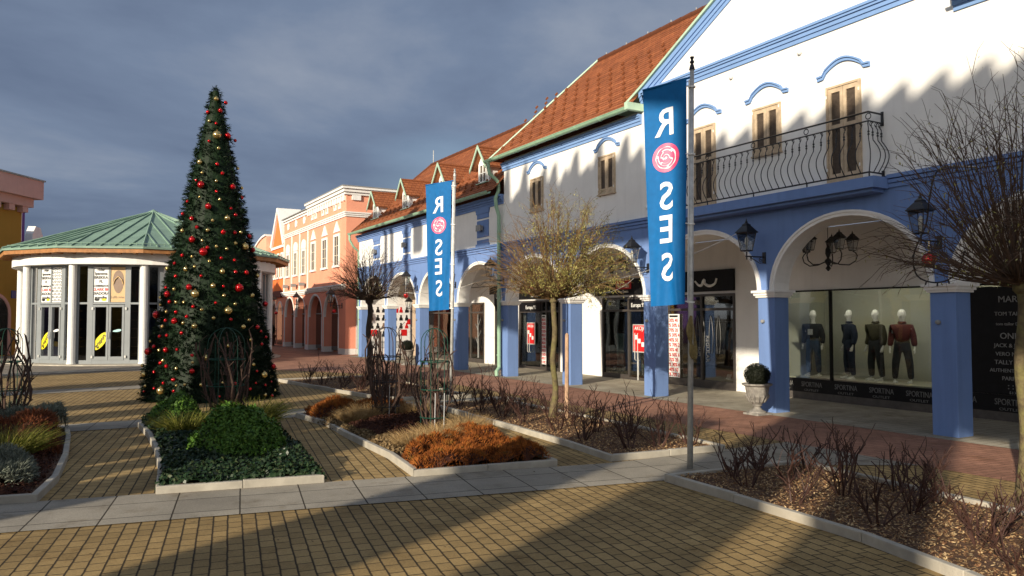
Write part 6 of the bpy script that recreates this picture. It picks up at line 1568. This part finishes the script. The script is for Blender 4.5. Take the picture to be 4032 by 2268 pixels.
BD = "-92,645,11,53,g -12,641,20,46,r -67,619,18,51,r -148,614,19,45,r -127,593,24,37,g -94,588,25,34,r -91,562,31,95,g -43,565,31,69,r -12,559,41,38,r -118,547,34,34,r -87,532,38,39,g -138,500,45,57,g -92,496,46,44,r -12,498,47,38,g -127,476,50,36,g -80,477,50,42,r -140,460,53,31,r -126,450,55,80,r -94,459,53,36,g -56,451,55,60,r -12,455,56,38,g -94,436,58,36,r -126,423,61,28,g -88,419,62,36,g -31,431,60,45,r -155,415,62,36,r -108,403,65,69,r -67,402,65,31,r -59,389,68,42,r -76,380,70,62,g -162,389,68,39,r -136,377,70,51,r -100,373,72,36,g -124,358,74,43,r -151,352,76,46,g -107,352,76,43,g -84,349,77,56,r -65,350,76,44,r -53,352,76,37,g -29,347,77,53,r -129,332,80,71,r -114,330,80,33,g -66,327,81,39,g -94,318,82,38,g -80,314,83,38,g -106,315,83,43,r -48,322,82,81,g -24,318,83,59,r -111,306,85,91,r -142,299,86,42,r -126,296,87,39,g -103,287,89,36,g -88,294,87,36,r -70,291,88,36,r -154,283,90,36,r -132,270,93,58,g -121,275,91,39,g -175,274,92,53,g -87,266,93,59,g -70,266,93,43,r -53,266,93,53,r -112,256,95,35,r -147,256,95,39,r -24,262,94,48,g -98,236,99,58,g -86,235,99,32,r -67,233,100,89,r -125,233,100,67,r -163,233,100,36,r -145,229,101,39,g -117,219,103,90,g -156,219,103,71,r -86,216,103,42,g -49,218,103,53,g -177,213,104,36,g -149,203,106,42,r -139,202,106,38,g -129,202,106,38,g -168,198,107,39,g -118,193,108,41,r -95,201,106,35,r -74,199,107,36,g -12,201,109,63,r -82,185,109,87,g -109,187,109,41,g -151,183,110,35,g -137,182,110,38,r -176,177,111,82,r -124,173,111,41,r -97,170,113,41,g -80,167,113,39,r -150,165,113,38,r -137,164,114,67,r -127,160,114,38,g -59,166,113,36,g -153,153,116,42,g -115,154,115,63,g -67,152,116,52,g -48,151,116,50,r -127,140,119,41,r -144,135,119,38,r -155,133,119,38,r -43,142,118,33,r -35,129,121,34,r -60,125,122,43,g -176,122,122,33,g -161,112,124,42,r -84,114,124,42,g -45,115,123,37,r -176,101,126,78,r -142,106,125,57,r -151,105,125,38,g -130,107,124,35,r -61,105,125,39,g -115,96,127,38,r -103,91,128,75,g -143,85,129,41,g -146,80,130,41,r -138,74,132,44,r -114,82,130,31,g -85,79,130,51,r -60,74,131,39,g -28,66,133,58,r -128,70,132,38,g -114,65,133,56,r -152,62,134,35,r -171,55,135,58,g -49,51,136,76,g -57,60,134,29,r 175,71,135,39,g -130,48,136,37,r -129,48,136,37,r -139,41,137,34,r -162,33,139,34,g -148,30,140,30,r -140,26,141,81,g -128,26,140,33,r -126,37,138,30,g -119,39,138,33,g -117,16,142,40,r -106,38,138,44,g -89,41,137,37,g -79,38,138,34,r -66,25,140,38,r -60,36,139,28,r -51,10,144,39,g -42,6,145,36,r -35,16,143,29,g -49,30,140,32,r -39,35,139,25,r -92,14,142,30,r -163,22,141,24,r 175,15,143,25,g"
rb = MB(); rb.ball((0, 0, 0), 1., 14); cp = MB(); cp.lathe([(.16, .98), (.16, 1.16), (.05, 1.22)], (0, 0, 0), 8)
bm_ = {}
for c_, mat in (('r', 'bauble_red'), ('g', 'bauble_gold')):
    o = rb.build('bauble_ball', mat, smooth=True); bm_[c_] = o.data; bpy.data.objects.remove(o)
o = cp.build('bauble_cap', 'bauble_gold'); capm = o.data; bpy.data.objects.remove(o)
for tk in BD.split():
    a, z, r_, s_, c_ = tk.split(','); a = math.radians(float(a)); z = float(z)/100; r_ = float(r_)/100; s_ = float(s_)/1000*.98
    o = bpy.data.objects.new('bauble', bm_[c_]); COL.objects.link(o); o.location = (TX+(r_*.985+.01)*math.cos(a), TY+(r_*.985+.01)*math.sin(a), max(z, s_)); o.scale = (s_, s_, s_)
    big = 'large' if s_ > .06 else ('medium' if s_ > .047 else 'small'); col = 'red' if c_ == 'r' else 'gold'
    lvl = ['lowest', 'lower', 'middle', 'upper', 'top'][min(4, int(z/1.35))]; dg = math.degrees(a); side = 'left' if dg < -110 or dg > 100 else ('front' if dg < -65 else 'right')
    tag(o, '%s glossy %s bauble on the %s part of the Christmas tree, %s side' % (big, col, lvl, side), 'bauble', '%s %s baubles on the %s %s of the Christmas tree' % (big, col, lvl, side))
    q = bpy.data.objects.new('cap', capm); COL.objects.link(q); q.parent = o

# ------------------------------------------------------------------ mannequins in the display window
def mannequin(x, y, z, rz, label, torso, legs, arm=(1, 1), open_jacket=False, tilt=0.):
    t = thing('mannequin', (x, y, z), label, 'mannequin', None, rz)       # faces local -x
    V, E, Rr = [], [], []
    def v(p, r):
        V.append(Vector(p)); Rr.append(r); return len(V)-1
    def e(a, b): E.append((a, b))
    pel = v((0, 0, .82), (.09, .115)); wst = v((.0, 0, .97), (.088, .115)); ch = v((.005, 0, 1.12), (.095, .13)); nb = v((.008, 0, 1.24), (.045, .06)); nk = v((0, 0, 1.325), (.036, .036)); hd = v((-.018, 0, 1.405), (.082, .07)); ht = v((-.004, 0, 1.485), (.092, .078))
    e(pel, wst); e(wst, ch); e(ch, nb); e(nb, nk); e(nk, hd); e(hd, ht)
    for s in (-1, 1):
        hp = v((0, s*.08, .74), (.072, .066)); kn = v((-.015, s*.11+tilt*s*.02, .42), (.055, .052)); an = v((.02, s*.12+tilt*s*.03, .08), (.035, .034)); to = v((-.10, s*.13+tilt*s*.03, .025), (.032, .026)); e(pel, hp); e(hp, kn); e(kn, an); e(an, to)
        sh = v((.0, s*.165, 1.17), (.05, .045)); el_ = v((.03, s*.205, .96), (.036, .034)); wr = v((-.03*arm[0 if s < 0 else 1], s*.23, .77), (.026, .022)); e(ch, sh); e(sh, el_); e(el_, wr)
        pm = v((-.045*arm[0 if s < 0 else 1], s*.228, .71), (.030, .016)); e(wr, pm)
        for f in range(4):
            b0 = v((-.062+.017*f-.03*arm[0 if s < 0 else 1], s*.232, .665), (.009, .008)); b1 = v((-.064+.017*f-.035*arm[0 if s < 0 else 1], s*.222, .625+.006*abs(f-1.5)), (.0075, .0065)); e(pm, b0); e(b0, b1)
        th = v((-.09, s*.215, .69), (.009, .008)); e(pm, th)
    def skin(name, mat, keep=None, grow=0., parent=t):
        idx = range(len(V)) if keep is None else keep; mp = {a: i for i, a in enumerate(idx)}
        me = bpy.data.meshes.new(name); me.from_pydata([V[a] for a in idx], [(mp[a], mp[b]) for a, b in E if a in mp and b in mp], [])
        ob = bpy.data.objects.new(name, me); COL.objects.link(ob); md = ob.modifiers.new('skin', 'SKIN'); md.use_smooth_shade = True; sv = me.skin_vertices[0].data
        for a, i in mp.items():
            g_ = (-.05 if a < 3 else -.022) if (name == 'body' and a in set(up+lo)-{3}) else (grow if a != 3 else .012)
            sv[i].radius = (max(.012, Rr[a][0]+g_), max(.012, Rr[a][1]+g_))
        sv[0].use_root = True; s2 = ob.modifiers.new('sub', 'SUBSURF'); s2.levels = s2.render_levels = 1
        dg = bpy.context.evaluated_depsgraph_get(); m2 = bpy.data.meshes.new_from_object(ob.evaluated_get(dg)); bpy.data.objects.remove(ob)
        m2.materials.clear(); m2.materials.append(MATS[mat]); m2.name = name; ob = bpy.data.objects.new(name, m2); COL.objects.link(ob); ob.parent = parent; return ob
    m = MB(); m.ball((-.088, 0, 1.43), .018, 8, 1.6); m.build('nose', 'skin_white', t, local=True, smooth=True)
    m = MB()
    for s in (-1, 1): m.ball((-.005, s*.068, 1.44), .018, 8, 1.7)
    m.build('ear', 'skin_white', t, local=True, smooth=True)
    tp = v((.006, 0, 1.565), (.05, .042)); e(6, tp)
    # clothes follow the body
    nl = 7; per = 3+1
    up = [0, 1, 2, 3]; lo = [0, 1]
    i = 7
    for s in (-1, 1): lo += [i, i+1, i+2]; up += [i+4, i+5, i+6]; i += 4+4+8+1
    skin('body', 'skin_white'); skin('trousers', legs, lo, .026); skin('jacket', torso, up, .036)
    if open_jacket: m = MB(); m.obox((-.165, -.055, .98), (.02, 0, 0), (0, .11, 0), (0, 0, .13)); m.build('shirt_print', 'poster_grey', t, local=True)
    else:
        m = MB(); m.lathe([(.075, 1.25), (.08, 1.27), (.066, 1.30), (.055, 1.29)], (0, 0, 0), 14, .95, 1.1); m.build('collar', torso, t, local=True)
    m = MB()
    for s in (-1, 1): m.obox((-.15, s*.13-.04, 0), (.19, 0, 0), (0, .08, 0), (0, 0, .05))
    m.build('shoe', 'skin_white', t, local=True, bevel=.015)
    t.scale = (.95, .95, .93)
    return t
MZ = .425
mannequin(XW+.75, 11.36, MZ, .25, 'mannequin in dark jacket over maroon top, alone at the left of the display', 'cloth_charcoal', 'cloth_denim', open_jacket=True)
mannequin(XW+.75, 10.46, MZ, -.5, 'mannequin in dark sweater and navy trousers, second from left in display', 'cloth_navy', 'cloth_navy', tilt=.5)
mannequin(XW+.85, 9.92, MZ-.0, -.2, 'mannequin in dark olive jacket, third from left in display', 'cloth_olive', 'cloth_charcoal', tilt=1)
mannequin(XW+.75, 9.28, MZ, .5, 'mannequin in maroon padded jacket, rightmost in the display window', 'cloth_maroon', 'cloth_charcoal', tilt=1)
mannequin(XW+.6, 13.3, .12, .2, 'clothed mannequin in blue checked shirt behind the dark shop glass', 'cloth_denim', 'cloth_denim')
# goods behind the other shop windows
t = thing('easel', (XW+.6, 17.3, 0), 'wooden easel with dark jeans behind the MUSTANG shop glass', 'easel'); m = MB()
for a, b in ((17.05, 17.25), (17.6, 17.4)): m.tube([(XW+.5, a, .1), (XW+.62, b, 1.15)], .016, 6)
m.box(XW+.5, XW+.54, 17.05, 17.6, .4, .44); m.build('frame', 'poster_tan', t); m = MB(); m.obox((XW+.5, 17.1, .55), (.05, 0, 0), (0, .42, 0), (.06, 0, .6)); m.build('jeans', 'cloth_denim', t, bevel=.03)
t = thing('hanging_jeans', (XW+.5, 17.9, .2), 'pair of pale blue jeans hanging at the left of the MUSTANG window', 'jeans'); m = MB(); m.tube([(XW+.5, 17.82, 1.1), (XW+.5, 17.80, .3)], [.07, .05], 10); m.tube([(XW+.5, 17.96, 1.1), (XW+.5, 17.97, .3)], [.07, .05], 10); m.box(XW+.44, XW+.56, 17.75, 18.03, 1.08, 1.25); m.build('denim', 'mint', t, bevel=.02)
for i, (y, z, lb) in enumerate(((17.75, .2, 'left small white price card in the MUSTANG window'), (17.35, .2, 'right small white price card in the MUSTANG window'), (13.3, .24, 'small white price card at the right of the dark shop window'), (14.6, .24, 'small white price card beside the discount strip'), (13.02, .24, 'white price card at the wall edge of the dark shop window'))):
    m = MB(); m.obox((XW+.2, y, z), (.06, 0, .12), (0, .14, 0), (.005, 0, -.003)); tag(m.build('price_card', 'paint_white'), lb, 'price card')
t = thing('wooden_floor_stand', (XW+1.2, 14.4, 0), 'low dark display bench behind the shop glass right of the large banner', 'bench'); m = MB(); m.box(XW+.8, XW+1.4, 13.1, 15.6, .1, .45); m.build('bench_top', 'room_wood', t)
t = thing('clothes_rack', (XW+1.6, 14.5, 0), 'row of dark clothes on a rail inside the shop right of the large banner', 'clothes rack')
m = MB(); m.tube([(XW+1.6, 13.0, 1.6), (XW+1.6, 15.7, 1.6)], .015, 6); m.build('rail', 'galvanised_steel', t)
for k in range(16):
    y = 13.1+k*.16; m = MB(); h = R.uniform(.6, .8); m.obox((XW+1.42, y, 1.56-h), (.36, 0, 0), (0, .07, 0), (0, 0, h)); m.build('garment', R.choice(['cloth_navy', 'cloth_charcoal', 'cloth_denim', 'cloth_maroon', 'cloth_olive', 'poster_grey']), t, bevel=.02)
for s_, y, z, sz in (('REGULAR', 13.86, 1.28, .15), ('SLIM', 14.12, 1.0, .12)):
    t = text('window_lettering', s_, (XW-.005, y, z), (0, 0, -1), (0, -1, 0), sz, 'text_grey'); tag(t, 'vertical white word %s on the shop glass' % s_, 'lettering')
# hangers drawn in white on the glass: long curved strips
m = MB()
for y in (13.45, 13.7, 13.98, 14.15, 14.4): m.tube(cr([(XW-.002, y-.03, .85), (XW-.002, y-.07, 1.3), (XW-.002, y, 1.75), (XW-.002, y+.06, 1.35), (XW-.002, y+.05, .85)]), .008, 4)
tag(m.build('glass_drawing', 'text_dim'), 'pale curved lines drawn on the dark shop glass right of the front pole', 'drawing')
t = thing('glass_drawing', (XW, 26.0, 1), 'white leafless tree drawn on the dark glass behind the blue pillars', 'drawing')
m = MB(); m.tube([(XW-.002, 25.95, .2), (XW-.002, 25.98, 1.2), (XW-.002, 26.0, 1.85)], [.035, .025, .012], 4)
for z, s_ in ((.7, 1), (.95, -1), (1.2, 1), (1.4, -1)): m.tube([(XW-.002, 25.97, z), (XW-.002, 25.97+s_*.22, z+.28)], [.02, .01], 4)
m.build('tree_shape', 'text_dim', t)
# fallen leaves and litter on the paving
for i in range(34):
    x, y = R.uniform(-1.5, 8.4), R.uniform(3.2, 12)
    if any(in_poly((x, y), b) for b in (BA, BB, BC, BE, BF)): continue
    c = Cloud(); c.leaves(np.array([[x, y, .02]]), np.array([[R.uniform(-.3, .3), R.uniform(-.3, .3), 1.]]), R.uniform(.025, .05), R.uniform(.015, .03), .1)
    tag(c.build('fallen_leaf', 'dry_leaves'), 'small dry fallen leaf on the paving', 'leaf', 'fallen leaves scattered on the paving')
